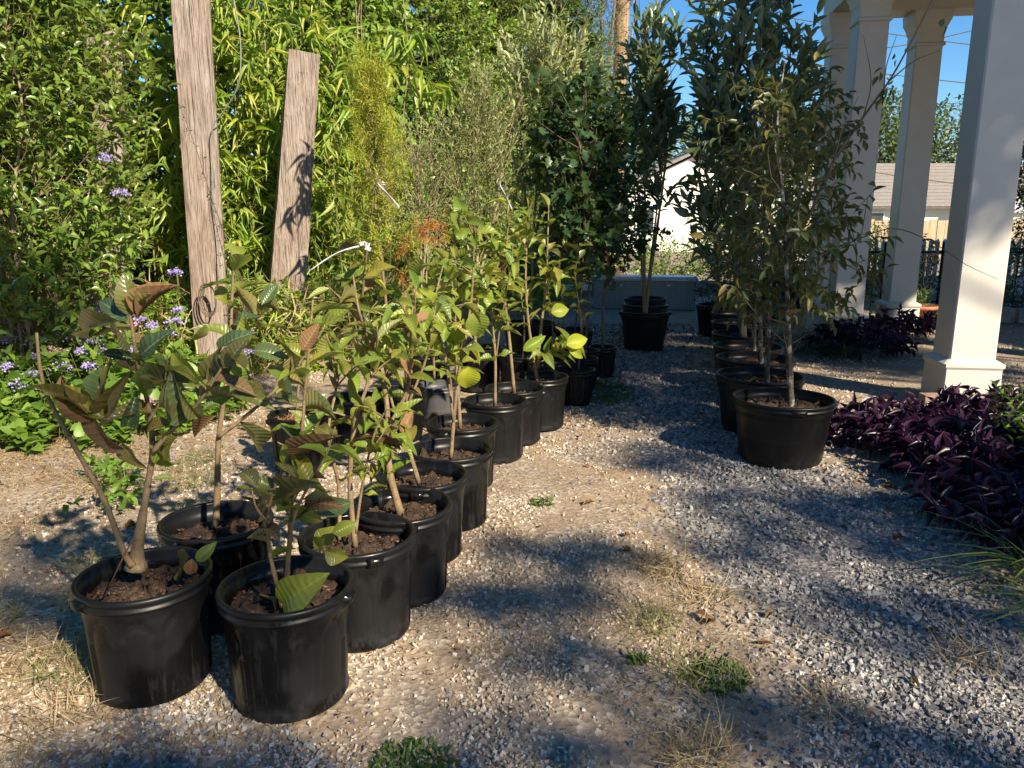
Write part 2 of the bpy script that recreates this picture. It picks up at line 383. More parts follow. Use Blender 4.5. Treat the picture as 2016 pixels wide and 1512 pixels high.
def gmat():
    m, t, o = newmat('packed_shell_ground')
    tc = t.nodes.new('ShaderNodeTexCoord'); ob = tc.outputs['Object']
    big = noise(t, .9, 4, .6, ob); mid = noise(t, 5, 5, .65, ob); fine = noise(t, 90, 4, .7, ob)
    vo = N(t, 'ShaderNodeTexVoronoi', i_Scale=55.); t.links.new(ob, vo.inputs['Vector'])
    base = ramp(t, mid, [(.3, (.20, .135, .08)), (.55, (.34, .245, .155)), (.75, (.44, .35, .245))])
    base = mixc(t, ramp(t, big, [(.4, (0, 0, 0)), (.65, (.7,) * 3)]), base, (.22, .19, .155))
    hsv = t.nodes.new('ShaderNodeSeparateColor'); t.links.new(vo.outputs['Color'], hsv.inputs[0])
    peb = ramp(t, hsv.outputs[0], [(.0, (.09, .09, .10)), (.35, (.22, .20, .18)), (.7, (.36, .31, .25)), (.95, (.6, .56, .5))])
    col = mixc(t, ramp(t, noise(t, 2.5, 3, .6, ob), [(.42, (.12,) * 3), (.66, (.7,) * 3)]), base, peb)
    # grey gravel of the wheel track
    sx = t.nodes.new('ShaderNodeSeparateXYZ'); t.links.new(ob, sx.inputs[0])
    dx = N(t, 'ShaderNodeMath', operation='SUBTRACT'); t.links.new(sx.outputs[0], dx.inputs[0]); dx.inputs[1].default_value = 1.35
    ab = N(t, 'ShaderNodeMath', operation='ABSOLUTE'); t.links.new(dx.outputs[0], ab.inputs[0])
    ad = N(t, 'ShaderNodeMath', operation='MULTIPLY_ADD'); t.links.new(noise(t, 1.7, 4, .6, ob), ad.inputs[0]); ad.inputs[1].default_value = 1.0; t.links.new(ab.outputs[0], ad.inputs[2])
    tr = ramp(t, ad.outputs[0], [(.95, (.85,) * 3), (1.5, (0, 0, 0))])
    grey = ramp(t, hsv.outputs[0], [(.0, (.07, .068, .07)), (.5, (.18, .172, .17)), (1, (.36, .345, .33))])
    col = mixc(t, tr, col, grey)
    h = mixc(t, .5, vo.outputs['Distance'], fine)
    pbsdf(t, o, col, .9, 0, .25, bump(t, h, .6, .012)); return m
gx = np.sign(np.linspace(-1, 1, 141)) * (np.abs(np.linspace(-1, 1, 141)) ** 2.6) * 260 + .5
gy = np.concatenate([np.linspace(-60, 0, 8), np.linspace(.3, 12, 110), 12 + (np.linspace(0, 1, 40)[1:] ** 2.2) * 400])
GX, GY = np.meshgrid(gx, gy)
def gz(x, y):
    near = np.clip((14 - np.abs(y)) / 6, 0, 1) * np.clip((7 - np.abs(x)) / 3, 0, 1)
    return ((vnoise(x, y, 1.3) - .5) * .03 + (vnoise(x, y, 6) - .5) * .012) * near - .012
GZ = gz(GX, GY)
nx, ny = len(gx), len(gy)
idx = np.arange(nx * ny).reshape(ny, nx)
gq = np.stack([idx[:-1, :-1], idx[:-1, 1:], idx[1:, 1:], idx[1:, :-1]], -1).reshape(-1, 4)
ground = obj('ground', mesh('ground', np.stack([GX, GY, GZ], -1).reshape(-1, 3), gq, None, gmat()))
tag(ground, 'bare yard of packed shell, dry thatch and gravel', 'ground', kind='structure')

# --- loose gravel
def stonemat(name, stops):
    m, t, o = newmat(name); g = t.nodes.new('ShaderNodeNewGeometry'); n = len(stops)
    col = ramp(t, g.outputs['Random Per Island'], [(i / (n - 1), c) for i, c in enumerate(stops)])
    nz = noise(t, 120, 3, .6); col = mixc(t, .35, col, mixc(t, nz, (.2, .17, .14), (.9, .9, .9)), 'MULTIPLY')
    pbsdf(t, o, col, .75, 0, .35); return m
M['shell'] = stonemat('shell_stones', [(.68, .61, .51), (.36, .28, .20), (.52, .44, .34), (.13, .125, .125), (.60, .51, .40), (.28, .21, .15), (.74, .70, .63), (.42, .31, .21)])
M['slate'] = stonemat('slate_stones', [(.14, .14, .148), (.25, .247, .25), (.075, .076, .082), (.36, .35, .345), (.19, .187, .19), (.56, .54, .50), (.11, .11, .118)])
CUBE = np.array([(i, j, k) for k in (-1, 1) for j in (-1, 1) for i in (-1, 1)], float)
CUBEQ = np.array([(0, 2, 3, 1), (4, 5, 7, 6), (0, 1, 5, 4), (2, 6, 7, 3), (0, 4, 6, 2), (1, 3, 7, 5)])
def rotmats(n, flat=.5):
    q = rng.normal(size=(n, 4)); q[:, 1:3] *= flat; q /= np.linalg.norm(q, axis=1, keepdims=True)
    w_, x, y, z = q.T
    return np.stack([np.stack([1 - 2 * (y * y + z * z), 2 * (x * y - z * w_), 2 * (x * z + y * w_)], -1), np.stack([2 * (x * y + z * w_), 1 - 2 * (x * x + z * z), 2 * (y * z - x * w_)], -1), np.stack([2 * (x * z - y * w_), 2 * (y * z + x * w_), 1 - 2 * (x * x + y * y)], -1)], -2)
def stones(name, n, size, mat, accept, label, flat=.6):
    y = 1.35 + 9.5 * rng.random(n * 3) ** 1.9; x = rng.uniform(-.80, .80, n * 3) * (y + .3) + .1
    k = accept(x, y) > rng.random(n * 3); x, y = x[k][:n], y[k][:n]; n = len(x)
    s = size * np.clip(rng.lognormal(0, .38, n), .4, 2.1) * (.75 + .17 * y)
    tv = CUBE[None] * rng.uniform(.55, 1.0, (n, 8, 1)) + rng.normal(size=(n, 8, 3)) * .16
    tv *= (s[:, None] * np.stack([rng.uniform(.8, 1.3, n), rng.uniform(.6, 1.0, n), rng.uniform(.35, .7, n)], -1))[:, None, :]
    V = np.einsum('nij,nvj->nvi', rotmats(n, flat), tv)
    V += np.stack([x, y, gz(x, y) + s * .22], -1)[:, None]
    Q = CUBEQ[None] + (np.arange(n) * 8)[:, None, None]
    o = obj(name, mesh(name, V.reshape(-1, 3), Q.reshape(-1, 4), None, mat, False)); return tag(o, label, 'gravel', kind='stuff')
bald = lambda x, y: np.clip((vnoise(x, y, 1.6) * .6 + vnoise(x, y, 5) * .4 - .40) * 3.2, .05, 1)
stones('shell_gravel', 62000, .0043, M['shell'], lambda x, y: (1 - track(x, y) * .75) * bald(x, y) * np.clip((x + 2.0) * .8 + .5, .08, 1), 'pale crushed shell and pebbles loose on the yard')
stones('slate_gravel', 60000, .0054, M['slate'], lambda x, y: np.maximum(track(x, y) ** 1.4, .5 * ((y < 1.95 + .2 * np.sin(x * 5)) & (x < -.1)) * (vnoise(x, y, 3) + .1)), 'blue grey crushed slate along the wheel track')

# --- dry thatch and straw
M['straw'] = leafmat('dry_straw', [(.34, .25, .14), (.46, .36, .21), (.24, .16, .085), (.52, .44, .30), (.30, .19, .10)], None, .25, .7)
def straw(n, accept, tilt, L, W, reg=None):
    y = 1.35 + 8 * rng.random(n * 4) ** 1.8; x = rng.uniform(-.85, .85, n * 4) * (y + .3)
    if reg: x = rng.uniform(reg[0], reg[1], n * 4); y = rng.uniform(reg[2], reg[3], n * 4)
    k = accept(x, y) > rng.random(n * 4); x, y = x[k][:n], y[k][:n]; n = len(x)
    D = rng.normal(size=(n, 3)); D[:, 2] = np.abs(D[:, 2]) * tilt; 
    P = np.stack([x, y, gz(x, y) + .004], -1)
    return cloud(P, D, UP + rng.normal(size=(n, 3)) * .3, L * rng.lognormal(0, .4, n), W, TPL['blade'])
strip = lambda x, y: np.exp(-((x - np.interp(y, [1.5, 2.2, 3.2, 4], [.35, .62, .75, .9])) / .3) ** 2) * (y < 3.9)
litter = lambda x, y: np.clip((vnoise(x + 3, y, 1.1) * .55 + vnoise(x, y + 5, 4) * .45 - .42) * 3.5, 0, 1)
o = obj('dry_grass', leafmesh('dry_grass', [
    straw(20000, lambda x, y: (litter(x, y) + .06) * (1 - .8 * track(x, y)), .06, .045, .0022),
    straw(10000, lambda x, y: strip(x, y) * np.clip(litter(x, y) + .25, 0, 1), .22, .075, .0024),
    straw(6500, lambda x, y: np.clip(litter(x, y) + .25, 0, 1), .18, .08, .0028, (-3.3, -1.2, 2.2, 5.6)),
    straw(2500, lambda x, y: (x < -1.25) * 1., .3, .07, .0026, (-2.2, -1.2, 1.5, 2.6))], M['straw']))
tag(o, 'dry straw and dead grass lying over the yard', 'dry grass', kind='stuff')
M['weed'] = leafmat('weed_green', [(.05, .11, .025), (.09, .17, .035), (.14, .2, .05), (.07, .13, .03)], None, .35, .5)
M['grassgreen'] = leafmat('grass_blade', [(.12, .17, .05), (.2, .22, .08), (.30, .27, .13), (.09, .15, .05)], None, .35, .55)

def tuft(name, x, y, r, n, L, W, mat, label, cat, group, up=1., tpl='blade'):
    a = rng.uniform(0, 6.28, n); rr = r * np.sqrt(rng.random(n)); P = np.stack([rr * np.cos(a), rr * np.sin(a), np.zeros(n)], -1)
    D = rng.normal(size=(n, 3)) * .8 + P / max(r, .01) * .5; D[:, 2] = np.abs(D[:, 2]) * .3 + up
    Nn = rng.normal(size=(n, 3)) + UP
    P[:, 2] = gz(x + P[:, 0], y + P[:, 1]) + .003
    o = obj(name, leafmesh(name, [cloud(P, D, Nn, L * rng.lognormal(0, .35, n), W, TPL[tpl])], mat), None, (x, y, 0))
    return tag(o, label, cat, group, 'stuff')
for (x, y, r, n, lab) in [(-.27, 1.78, .12, 420, 'patch of low green clover-like weed in front of the near pots'), (.66, 2.22, .10, 300, 'green creeping weed between shell and slate gravel'),
                          (.15, 3.72, .05, 90, 'small green weed sprig alone on the sunlit shell gravel'), (.42, 2.32, .03, 60, 'tiny green seedling beside the creeping weed')]:
    tuft('weed_patch', x, y, r, n, .022, .012, M['weed'], lab, 'weed', 'green weeds in the gravel', .5, 'small')
for i in range(9):
    y = 5.7 + rng.random() * 1.3; x = .45 + .07 * (y - 5.7) + rng.random() * .45
    tuft('weed_patch', x, y, .12 + .1 * rng.random(), 170, .03, .012, M['weed'], 'low green weeds beside the potted oak saplings', 'weed', 'weeds by the oak pots', .5, 'small')
for (x, y, n, lab, m_) in [(.52, 1.86, 170, 'bristly tuft of straw coloured grass by the slate gravel', 'straw'), (.62, 3.0, 200, 'loose dry grass tuft in the strip between gravel tracks', 'straw'), (.5, 2.55, 110, 'half green grass tuft next to a curled dead leaf', 'grassgreen'),
                      (.75, 2.75, 110, 'sprawling tan grass tuft beside the slate track', 'straw'), (.95, 2.05, 90, 'small dry grass tuft growing out of the slate gravel', 'straw'), (.55, 2.25, 80, 'greenish grass blades rising behind the creeping weed', 'grassgreen'), (1.5, 2.3, 60, 'thin dry grass blades on grey gravel', 'straw')]:
    tuft('grass_tuft', x, y, .09, n, .11, .0035, M[m_], lab, 'grass tuft', 'grass tufts on the yard', .45)
for i in range(22):
    x, y = [(-1.5, 2.2), (-1.72, 2.5), (-1.55, 2.8), (-1.35, 3.1), (-2.05, 4.1), (-1.75, 4.4), (-1.95, 3.9), (-1.6, 3.7)][i % 8] + rng.normal(size=2) * .14
    tuft('grass_tuft', x, y, .1, 70, .10, .0035, M['grassgreen' if i % 3 else 'straw'], 'thin pale grass tuft on the thatch beside the flower bed', 'grass tuft', 'grass tufts by the flower bed', .6)
M['litter'] = leafmat('leaf_crumbs', [(.14, .075, .04), (.22, .13, .07), (.09, .05, .03), (.30, .20, .11), (.18, .10, .055)], None, .1, .8)
def crumbs(n, x0, x1, y0, y1, L, acc):
    x = rng.uniform(x0, x1, n); y = rng.uniform(y0, y1, n); k = acc(x, y) > rng.random(n); x, y = x[k], y[k]; n = len(x)
    return cloud(np.column_stack([x, y, gz(x, y) + .006 + .006 * rng.random(n)]), rng.normal(size=(n, 3)) * (1, 1, .25), UP + rng.normal(size=(n, 3)) * .5, L * rng.lognormal(0, .4, n), L * rng.uniform(.25, .6, n), TPL['flat'])
o = obj('leaf_litter', leafmesh('leaf_litter', [crumbs(9000, -3.4, -1.1, 1.6, 5.4, .026, lambda x, y: np.clip(litter(x, y) + .15, 0, 1)), crumbs(9000, -1.3, 1.0, 1.4, 5.5, .014, lambda x, y: np.clip(litter(x + 1, y) * .9 + .04, 0, 1)), crumbs(2500, .2, 1.1, 5.2, 7.6, .03, lambda x, y: litter(x, y) + .2), crumbs(1500, 1.9, 3.0, 2.4, 4.6, .03, lambda x, y: litter(x, y) + .2)], M['litter'])); tag(o, 'brown crumbled leaf litter strewn over the yard', 'leaf litter', kind='stuff')
# fallen leaves and bits of husk
for i in range(46):
    if i < 34:
        y = 1.7 + 4.5 * random.random() ** 1.3; x = random.uniform(-.25, .45) * y + .5
        if i % 4 == 0: x = random.uniform(-2.4, -1.5); y = random.uniform(2, 4.6)
    else: x, y = random.uniform(1.9, 2.6), random.uniform(2.6, 4.6)
    L = random.uniform(.03, .07); a = random.uniform(0, 6.28)
    o = put_leaf(None, (x, y, float(gz(np.array(x), np.array(y))) + .012), (math.cos(a), math.sin(a), random.uniform(-.1, .25)), (random.uniform(-.4, .4), random.uniform(-.4, .4), 1), L, L * random.uniform(.3, .6), 'brown')
    o.name = 'fallen_leaf'; 
    g_ = 'by the purple plants' if i >= 34 else 'on the bare thatch' if i % 4 == 0 else 'on the grey slate gravel' if track(np.array(x), np.array(y)) > .5 else 'on the pale shell gravel'
    tag(o, 'curled brown fallen leaf lying ' + g_, 'leaf', 'fallen leaves ' + g_)

# ------------------------------------------------------------------ portico with square columns
PU = np.array((.138, .990, 0)); PV = np.array((.990, -.138, 0)); PROT = np.column_stack([PV, PU, UP])
def sq(h, z, ch=.012):
    c = min(ch, h * .3); a = h - c
    return np.array([(a, -h, z), (h, -a, z), (h, a, z), (a, h, z), (-a, h, z), (-h, a, z), (-h, -a, z), (-a, -h, z)])
def sqloft(prof, center, mat, name, ch=.012):
    rings = [sq(h, z, ch) @ PROT.T for z, h in prof]
    return MB().loft(rings).build(name, mat, False)
portico = thing('portico', 'cream painted portico with square panelled-base columns', 'portico', (4.2, 10.45, 0))
def column(c, H=3.93):
    loc = (c[0] - 4.2, c[1] - 10.45, 0)
    sh = obj('column', sqloft([(.33, .168), (3.6, .158)], c, M['paint'], 'column_shaft'), portico, loc)
    obj('plinth', sqloft([(-.03, .215), (.30, .21), (.32, .222), (.345, .222), (.375, .172)], c, M['paint'], 'plinth', .015), sh)
    obj('capital', sqloft([(3.52, .168), (3.53, .181), (3.555, .181), (3.57, .163), (3.68, .163), (3.71, .178), (3.74, .182), (3.80, .205), (3.82, .215), (3.87, .22), (H, .225)], c, M['paint'], 'capital', .006), sh)
    return sh
COLS = [(3.56, 5.98), (3.93, 9.08), (4.17, 10.42), (5.16, 10.28), (8.0, 5.36), (8.8, 9.8)]
for c in COLS: column(c)
def beam(a, b, z0, z1, wd, name='beam', mat='paint'):
    a = np.array((*a, 0)); b = np.array((*b, 0)); d = nrm(b - a); n_ = np.array((-d[1], d[0], 0)); L = np.linalg.norm(b - a)
    mb = MB(); mb.box((a + b) / 2 + (0, 0, (z0 + z1) / 2), (L, wd, z1 - z0), np.column_stack([d, n_, UP]))
    me = mb.build(name, M[mat], False); o = obj(name, me, portico, (-4.2, -10.45, 0)); return o
def pt(i, j): p = np.array((*COLS[2], 0)) + PV * i + PU * j; return (p[0], p[1])
beam(pt(0, -4.95), pt(0, .2), 3.935, 4.25, .40); beam(pt(.205, 0), pt(4.9, 0), 3.935, 4.25, .40)
beam(pt(0, -5.05), pt(0, .28), 4.252, 4.33, .52, 'cornice'); beam(pt(.27, .0), pt(4.9, .0), 4.252, 4.33, .52, 'cornice')
beam(pt(0, -5.15), pt(0, .36), 4.332, 4.45, .68, 'cornice'); beam(pt(.35, .0), pt(4.9, .0), 4.332, 4.45, .68, 'cornice')
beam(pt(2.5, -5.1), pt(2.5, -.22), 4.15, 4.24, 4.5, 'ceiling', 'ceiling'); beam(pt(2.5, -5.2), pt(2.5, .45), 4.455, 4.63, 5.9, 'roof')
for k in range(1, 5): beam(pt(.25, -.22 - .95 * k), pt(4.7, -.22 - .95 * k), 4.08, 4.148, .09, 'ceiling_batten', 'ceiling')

# unseen house on the portico side, added right of frame to block sky light
mh = thing('sky_block_house', 'unseen two storey cream house beside the portico, added to block sky light', 'house', (15.0, 6.2, 0))
mb = MB(); mb.box((0, 0, 3.0), (6.4, 11.0, 6.0)); obj('wall', mb.build('wall', M['paint'], False), mh)
mb = MB(); mb.loft([np.array([(-3.7, -6, 6.0), (3.7, -6, 6.0), (3.7, 6, 6.0), (-3.7, 6, 6.0)]), np.array([(-.4, -3, 8.2), (.4, -3, 8.2), (.4, 3, 8.2), (-.4, 3, 8.2)])]); M['shingle0'] = simple('house_shingle', (.1, .09, .085), (.2, .18, .17), 9, .9, None, .4, .02); obj('roof', mb.build('roof', M['shingle0'], False), mh)
nh = thing('rear_sky_block_house', 'unseen dark sided house behind the camera, added to cut sky fill', 'house', (-8.0, -10.5, 0))  # invented house behind the camera, added to lower skylight on camera-facing surfaces
mb = MB(); mb.box((0, 0, 3.2), (15, 6, 6.4)); M['siding'] = simple('dark_siding', (.10, .095, .085), (.16, .15, .135), 6, .8, (1, 1, 10), .2, .01); obj('wall', mb.build('wall', M['siding'], False), nh)
mb = MB(); mb.loft([np.array([(-8, -3.6, 6.4), (8, -3.6, 6.4), (8, 3.6, 6.4), (-8, 3.6, 6.4)]), np.array([(-6, -.3, 8.4), (6, -.3, 8.4), (6, .3, 8.4), (-6, .3, 8.4)])]); obj('roof', mb.build('roof', M['shingle0'], False), nh)
# low brick pad under the near column
M['brick'] = simple('dusty_brick', (.20, .13, .10), (.34, .25, .2), 20, .85, None, .5, .01)
cpad = thing('column_footing', 'dusty brick footing half hidden by purple leaves under the near column', 'footing', (3.50, 5.80, 0))
for i in range(4):
    mb = MB(); mb.box((-.27 + i * .19, -.055, .06), (.175, .1, .12), None); obj('brick', mb.build('brick', M['brick'], False), cpad)

# ------------------------------------------------------------------ timber posts in the hedge
def timber(name, base, top, w0, w1, label, seed, notch=0):
    r = np.random.default_rng(seed); t = thing(name, label, 'post', (base[0], base[1], -.02))
    b = np.array(base); d = np.array(top) - b; rings = []; n = 18
    for i in range(n + 1):
        f = i / n; wd = (w0 + (w1 - w0) * f) / 2 * (1 + r.normal() * .008)
        a = np.array([(1, -1), (1, -.4), (1.0, .5), (1, 1), (.3, 1), (-.5, 1), (-1, 1), (-1, .4), (-1, -.6), (-1, -1), (-.4, -1), (.45, -1)], float) * wd
        a *= (1 + r.normal(size=(12, 1)) * .012); a[[0, 3, 6, 9]] *= .955
        rz = .35; cs, sn = math.cos(rz), math.sin(rz); a = a @ np.array([(cs, sn), (-sn, cs)])
        z = d[2] * f; p = np.column_stack([a + d[:2] * f, np.full(12, z)])
        if i == n: p[:, 2] += r.normal(size=12) * .02 + a[:, 0] * notch
        rings.append(p)
    obj('timber', MB().loft(rings).build('timber', M['post'], False), t); return t
p1 = at(360, -250, 7.0); timber('timber_post', (at(418, 690, 7.0)[0], 7.0, 0), (p1[0], 7.0, p1[2]), .30, .31, 'tall grey weathered timber post rising out of the bamboo', 1)
p2 = at(597, 105, 7.7); timber('timber_post', (at(548, 620, 7.7)[0], 7.7, 0), (p2[0], 7.7, p2[2]), .38, .285, 'short rough topped timber post standing in the bamboo', 2, .15)
p3 = at(205, 70, 7.6); timber('timber_post', (at(212, 660, 7.6)[0], 7.6, 0), (p3[0], 7.6, p3[2]), .34, .32, 'brown timber post half hidden behind the glossy shrub', 3)
M['cable'] = simple('grey_cable', (.16, .16, .16), (.26, .26, .255), 10, .5, None, 0)
mb = MB(); mb.tube(spline([at(455, -30, 6.7), at(472, 70, 6.7), at(473, 140, 6.7), at(462, 185, 6.75), at(438, 222, 6.8), at(418, 255, 6.82), at(419, 330, 6.83), at(420, 400, 6.83), at(430, 470, 6.82), at(434, 560, 6.8)], 6), .0055, 5)
tag(obj('cable', mb.build('cable', M['cable'])), 'thin grey cable hanging down the tall timber post', 'cable')
mb = MB(); q = at(412, 590, 6.72)
for k in range(3): 
    a = np.linspace(0, 6.28, 25); mb.tube(np.stack([q[0] + (.085 + .012 * k) * np.cos(a) * .7, np.full(25, q[1] - .02 * k), q[2] + (.12 + .012 * k) * np.sin(a)], -1), .006, 5, False)
tag(obj('wire_coil', mb.build('wire_coil', M['stem_dark'])), 'coil of dark wire hanging low on the tall timber post', 'wire')

# ------------------------------------------------------------------ toolbox
def plate():
    m, t, o = newmat('diamond_plate'); tc = t.nodes.new('ShaderNodeTexCoord')
    mp = t.nodes.new('ShaderNodeMapping'); mp.inputs['Rotation'].default_value = (0, R(45), 0); mp.inputs['Scale'].default_value = (38, 38, 38); t.links.new(tc.outputs['Object'], mp.inputs[0])
    ch = N(t, 'ShaderNodeTexChecker', i_Scale=1.0); t.links.new(mp.outputs[0], ch.inputs[0])
    nz = noise(t, 3, 4, .6)
    pbsdf(t, o, mixc(t, ch.outputs[1], ramp(t, nz, [(.3, (.26, .265, .265)), (.7, (.34, .345, .345))]), (.2, .205, .205)), .5, .4, .5, bump(t, ch.outputs[1], .5, .004)); return m
M['plate'] = plate(); M['steel'] = simple('dull_steel', (.12, .12, .12), (.3, .3, .3), 20, .4, None, 0, metal=.8); M['lidmetal'] = simple('lid_metal', (.34, .35, .36), (.46, .47, .48), 8, .35, None, .1, .003, metal=.7)
tb = thing('toolbox', 'long grey diamond plate truck toolbox lying on the gravel', 'toolbox', (2.2, 12.85, 0), rz=R(-8))
def bx(name, c, s, mat, parent): mb = MB(); mb.box(c, s); return obj(name, mb.build(name, M[mat], False), parent)
bx('body', (0, 0, .23), (1.64, .5, .46), 'plate', tb); 
mb = MB(); mb.loft([np.array([(-.85, -.29, z), (.85, -.29, z), (.85, .27, z), (-.85, .27, z)]) for z in (.462, .495)] + [np.array([(-.83, -.23, .525), (.83, -.23, .525), (.83, .24, .525), (-.83, .24, .525)])])
obj('lid', mb.build('lid', M['lidmetal'], False), tb)
bx('skirt', (0, -.257, .11), (1.63, .012, .22), 'plate', tb)
for x in (-.38, .38):
    l = bx('latch', (x, -.262, .405), (.10, .022, .085), 'steel', tb); bx('paddle', (x, -.28, .385), (.06, .014, .035), 'lidmetal', l)
bx('nameplate', (0, -.262, .41), (.13, .01, .05), 'lidmetal', tb)

# ------------------------------------------------------------------ utility pole and wires
M['polewood'] = simple('pole_wood', (.18, .115, .065), (.36, .25, .15), 10, .85, (3, 3, .12), .5, .02)
pole = thing('utility_pole', 'brown wooden utility pole rising behind the hedge', 'utility pole', (2.42, 18.5, 0))
mb = MB(); mb.tube([(0, 0, -.3), (.03, 0, 5), (.06, 0, 11)], [.19, .17, .15], 12); obj('pole', mb.build('pole', M['polewood']), pole)
bx('crossarm', (.06, -.2, 10.2), (2.4, .1, .12), 'polewood', pole)
mb = MB(); mb.tube(spline([(.2, -.1, 2), (.22, -.12, 5), (.30, -.12, 5.9), (.24, -.1, 6.6), (.2, -.1, 10)], 6), .022, 5); obj('conduit', mb.build('conduit', M['cable']), pole)
for lab_, a in zip(['slanting overhead wire above the second column', 'sagging overhead cable between the column capitals', 'overhead wire level with the middle of the column shafts', 'low overhead wire just above the shingle roof', 'upright guy wire left of the sweetbay tops', 'upright guy wire touching the sweetbay tops'], [[(1380, -60), (1465, 12), (1620, 46), (1880, 84), (2080, 105)], [(1330, 60), (1480, 100), (1620, 108), (1760, 92), (1890, 66), (2060, 20)], [(1560, 120), (1740, 145), (1880, 161), (2060, 180)], [(1600, 320), (1720, 339), (1870, 360), (2060, 380)], [(1258, -10), (1266, 120), (1268, 260)], [(1298, -10), (1302, 150), (1303, 280)]]):
    mb = MB(); mb.tube(spline([at(x, y, 20.0) for x, y in a], 5), .011, 4)
    tag(obj('overhead_wire', mb.build('overhead_wire', M['stem_dark'])), lab_, 'wire', 'overhead wires')

# ------------------------------------------------------------------ houses far behind
M['stucco'] = simple('cream_stucco', (.70, .66, .58), (.80, .77, .70), 6, .8, None, .2, .01)
M['shingle'] = None
def shingle():
    m, t, o = newmat('grey_shingles'); tc = t.nodes.new('ShaderNodeTexCoord')
    b = N(t, 'ShaderNodeTexBrick', i_Scale=4.0); b.inputs['Color1'].default_value = (.17, .15, .135, 1); b.inputs['Color2'].default_value = (.27, .24, .215, 1); b.inputs['Mortar'].default_value = (.09, .08, .07, 1); b.inputs['Mortar Size'].default_value = .008
    t.links.new(tc.outputs['Object'], b.inputs[0]); nz = noise(t, 2, 5, .7)
    pbsdf(t, o, mixc(t, nz, b.outputs[0], (.23, .21, .19)), .9, 0, .2, bump(t, nz, .3, .02)); return m
M['shingle'] = shingle(); M['glass'] = simple('dark_glass', (.02, .025, .03), (.05, .06, .07), 3, .08, None, 0); M['palegreen'] = simple('pale_green_siding', (.55, .62, .53), (.63, .69, .6), 5, .7, (1, 1, 12), .2, .01); M['trim'] = simple('white_trim', (.72, .72, .7), (.8, .8, .78), 5, .6, None, 0)
h = thing('white_house', 'bright cream gabled house wall seen between the tall potted trees', 'house', (8.2, 36, 0))
mb = MB(); gab = np.array([(-3.9, 0), (3.9, 0), (3.9, 2.45), (0, 4.25), (-3.9, 2.45)])
mb.loft([np.column_stack([gab[:, 0], np.full(5, yy), gab[:, 1]]) for yy in (0, 8)]); obj('wall', mb.build('wall', M['stucco'], False), h)
mb = MB()
for sgn in (-1, 1):
    d = nrm(np.array((sgn * 3.9, 0, -1.8))); n_ = np.array((-d[2] * sgn, 0, abs(d[0])))
    mb.box(np.array((sgn * 2.05, 4, 3.36)) + (0, 0, .12), (4.7, 8.7, .12), np.column_stack([d, (0, 1, 0), np.cross(d, (0, 1, 0))]))
rf = obj('roof', mb.build('roof', M['shingle'], False), h)
for x in (-2.1, 1.4):
    wn = bx('window', (x, -.03, 1.4), (.9, .08, 1.2), 'trim', h); bx('pane', (x, -.08, 1.4), (.74, .03, 1.04), 'glass', wn)
h = thing('green_house', 'low pale green house with grey shingle roof beyond the fence', 'house', (24.2, 45, 0))
bx('wall', (0, 3, 1.1), (15, 6, 2.3), 'palegreen', h)
def slab(name, pts, th, mat, parent):
    p = np.array(pts, float); n_ = nrm(np.cross(p[1] - p[0], p[2] - p[0])); mb = MB(); mb.loft([p - n_ * th, p]); return obj(name, mb.build(name, M[mat], False), parent)
rf = slab('roof', [(-8, -.6, 2.15), (8, -.6, 2.15), (6.6, 3.2, 4.75), (-6.6, 3.2, 4.75)], .12, 'shingle', h)
for k in range(13):     # shingle courses, each a lapped strip
    f0 = k / 13; f1 = (k + 1.12) / 13; q = lambda x, f, dz: (x * (1 - .175 * f), -.62 + 3.82 * f, 2.16 + 2.6 * f + dz)
    slab('shingle_course', [q(-8, f0, .05), q(8, f0, .05), q(8, f1, .02), q(-8, f1, .02)], .02, 'shingle', rf)
slab('porch_roof', [(1.3, -3.1, 1.9), (5.2, -3.1, 1.9), (5.0, -.5, 2.75), (1.0, -.5, 2.75)], .06, 'trim', h)
for x in (-3.4, -1.2, 3.1, 5.4):
    wn = bx('window', (x, -.04, 1.35), (.95, .1, 1.15), 'trim', h); bx('pane', (x, -.1, 1.35), (.75, .04, .95), 'glass', wn)
bx('chimney', (-5.2, 3.4, 4.9), (.7, .7, 1.2), 'brick', rf)
# fences
M['bamboo_fence'] = simple('tan_reed', (.30, .22, .13), (.48, .38, .25), 14, .8, (1, 1, .1), .4, .01)
f = thing('reed_fence', 'tan reed privacy fence below the pale green house', 'fence', (14.9, 27, 0))
for i in range(38): bx('board', (-5 + i * .27, (i % 2) * .02, .72 + .03 * math.sin(i * 2.3)), (.25, .03, 1.44), 'bamboo_fence', f)
bx('rail', (0, .05, 1.2), (10.3, .04, .08), 'bamboo_fence', f)
f = thing('picket_fence', 'white picket fence running behind the garden', 'fence', (8.6, 15.5, 0))
for i in range(60):
    mb = MB(); x = -3.8 + i * .135; mb.loft([np.array([(x - .04, -.01, z), (x + .04, -.01, z), (x + .04, .01, z), (x - .04, .01, z)]) for z in (.03, 1.0)] + [np.array([(x - .004, -.01, 1.07), (x + .004, -.01, 1.07), (x + .004, .01, 1.07), (x - .004, .01, 1.07)])])
    obj('picket', mb.build('picket', M['trim'], False), f)
for z in (.3, .8): bx('rail', (.2, .035, z), (8.2, .04, .08), 'trim', f)
M['iron'] = simple('black_iron', (.010, .010, .010), (.022, .021, .02), 12, .85, None, 0, spec=.1)
f = thing('iron_fence', 'black iron fence with thin vertical bars by the stone border', 'fence', (7.6, 12.6, 0))
for z in (.12, .92): bx('rail', (.2, 0, z), (5.6, .02, .03), 'iron', f)
for i in range(36):
    mb = MB(); mb.tube([(-2.5 + i * .155, 0, 0), (-2.5 + i * .155, 0, .98 if i % 6 else 1.08)], .008 if i % 6 else .02, 5); obj('bar', mb.build('bar', M['iron']), f)
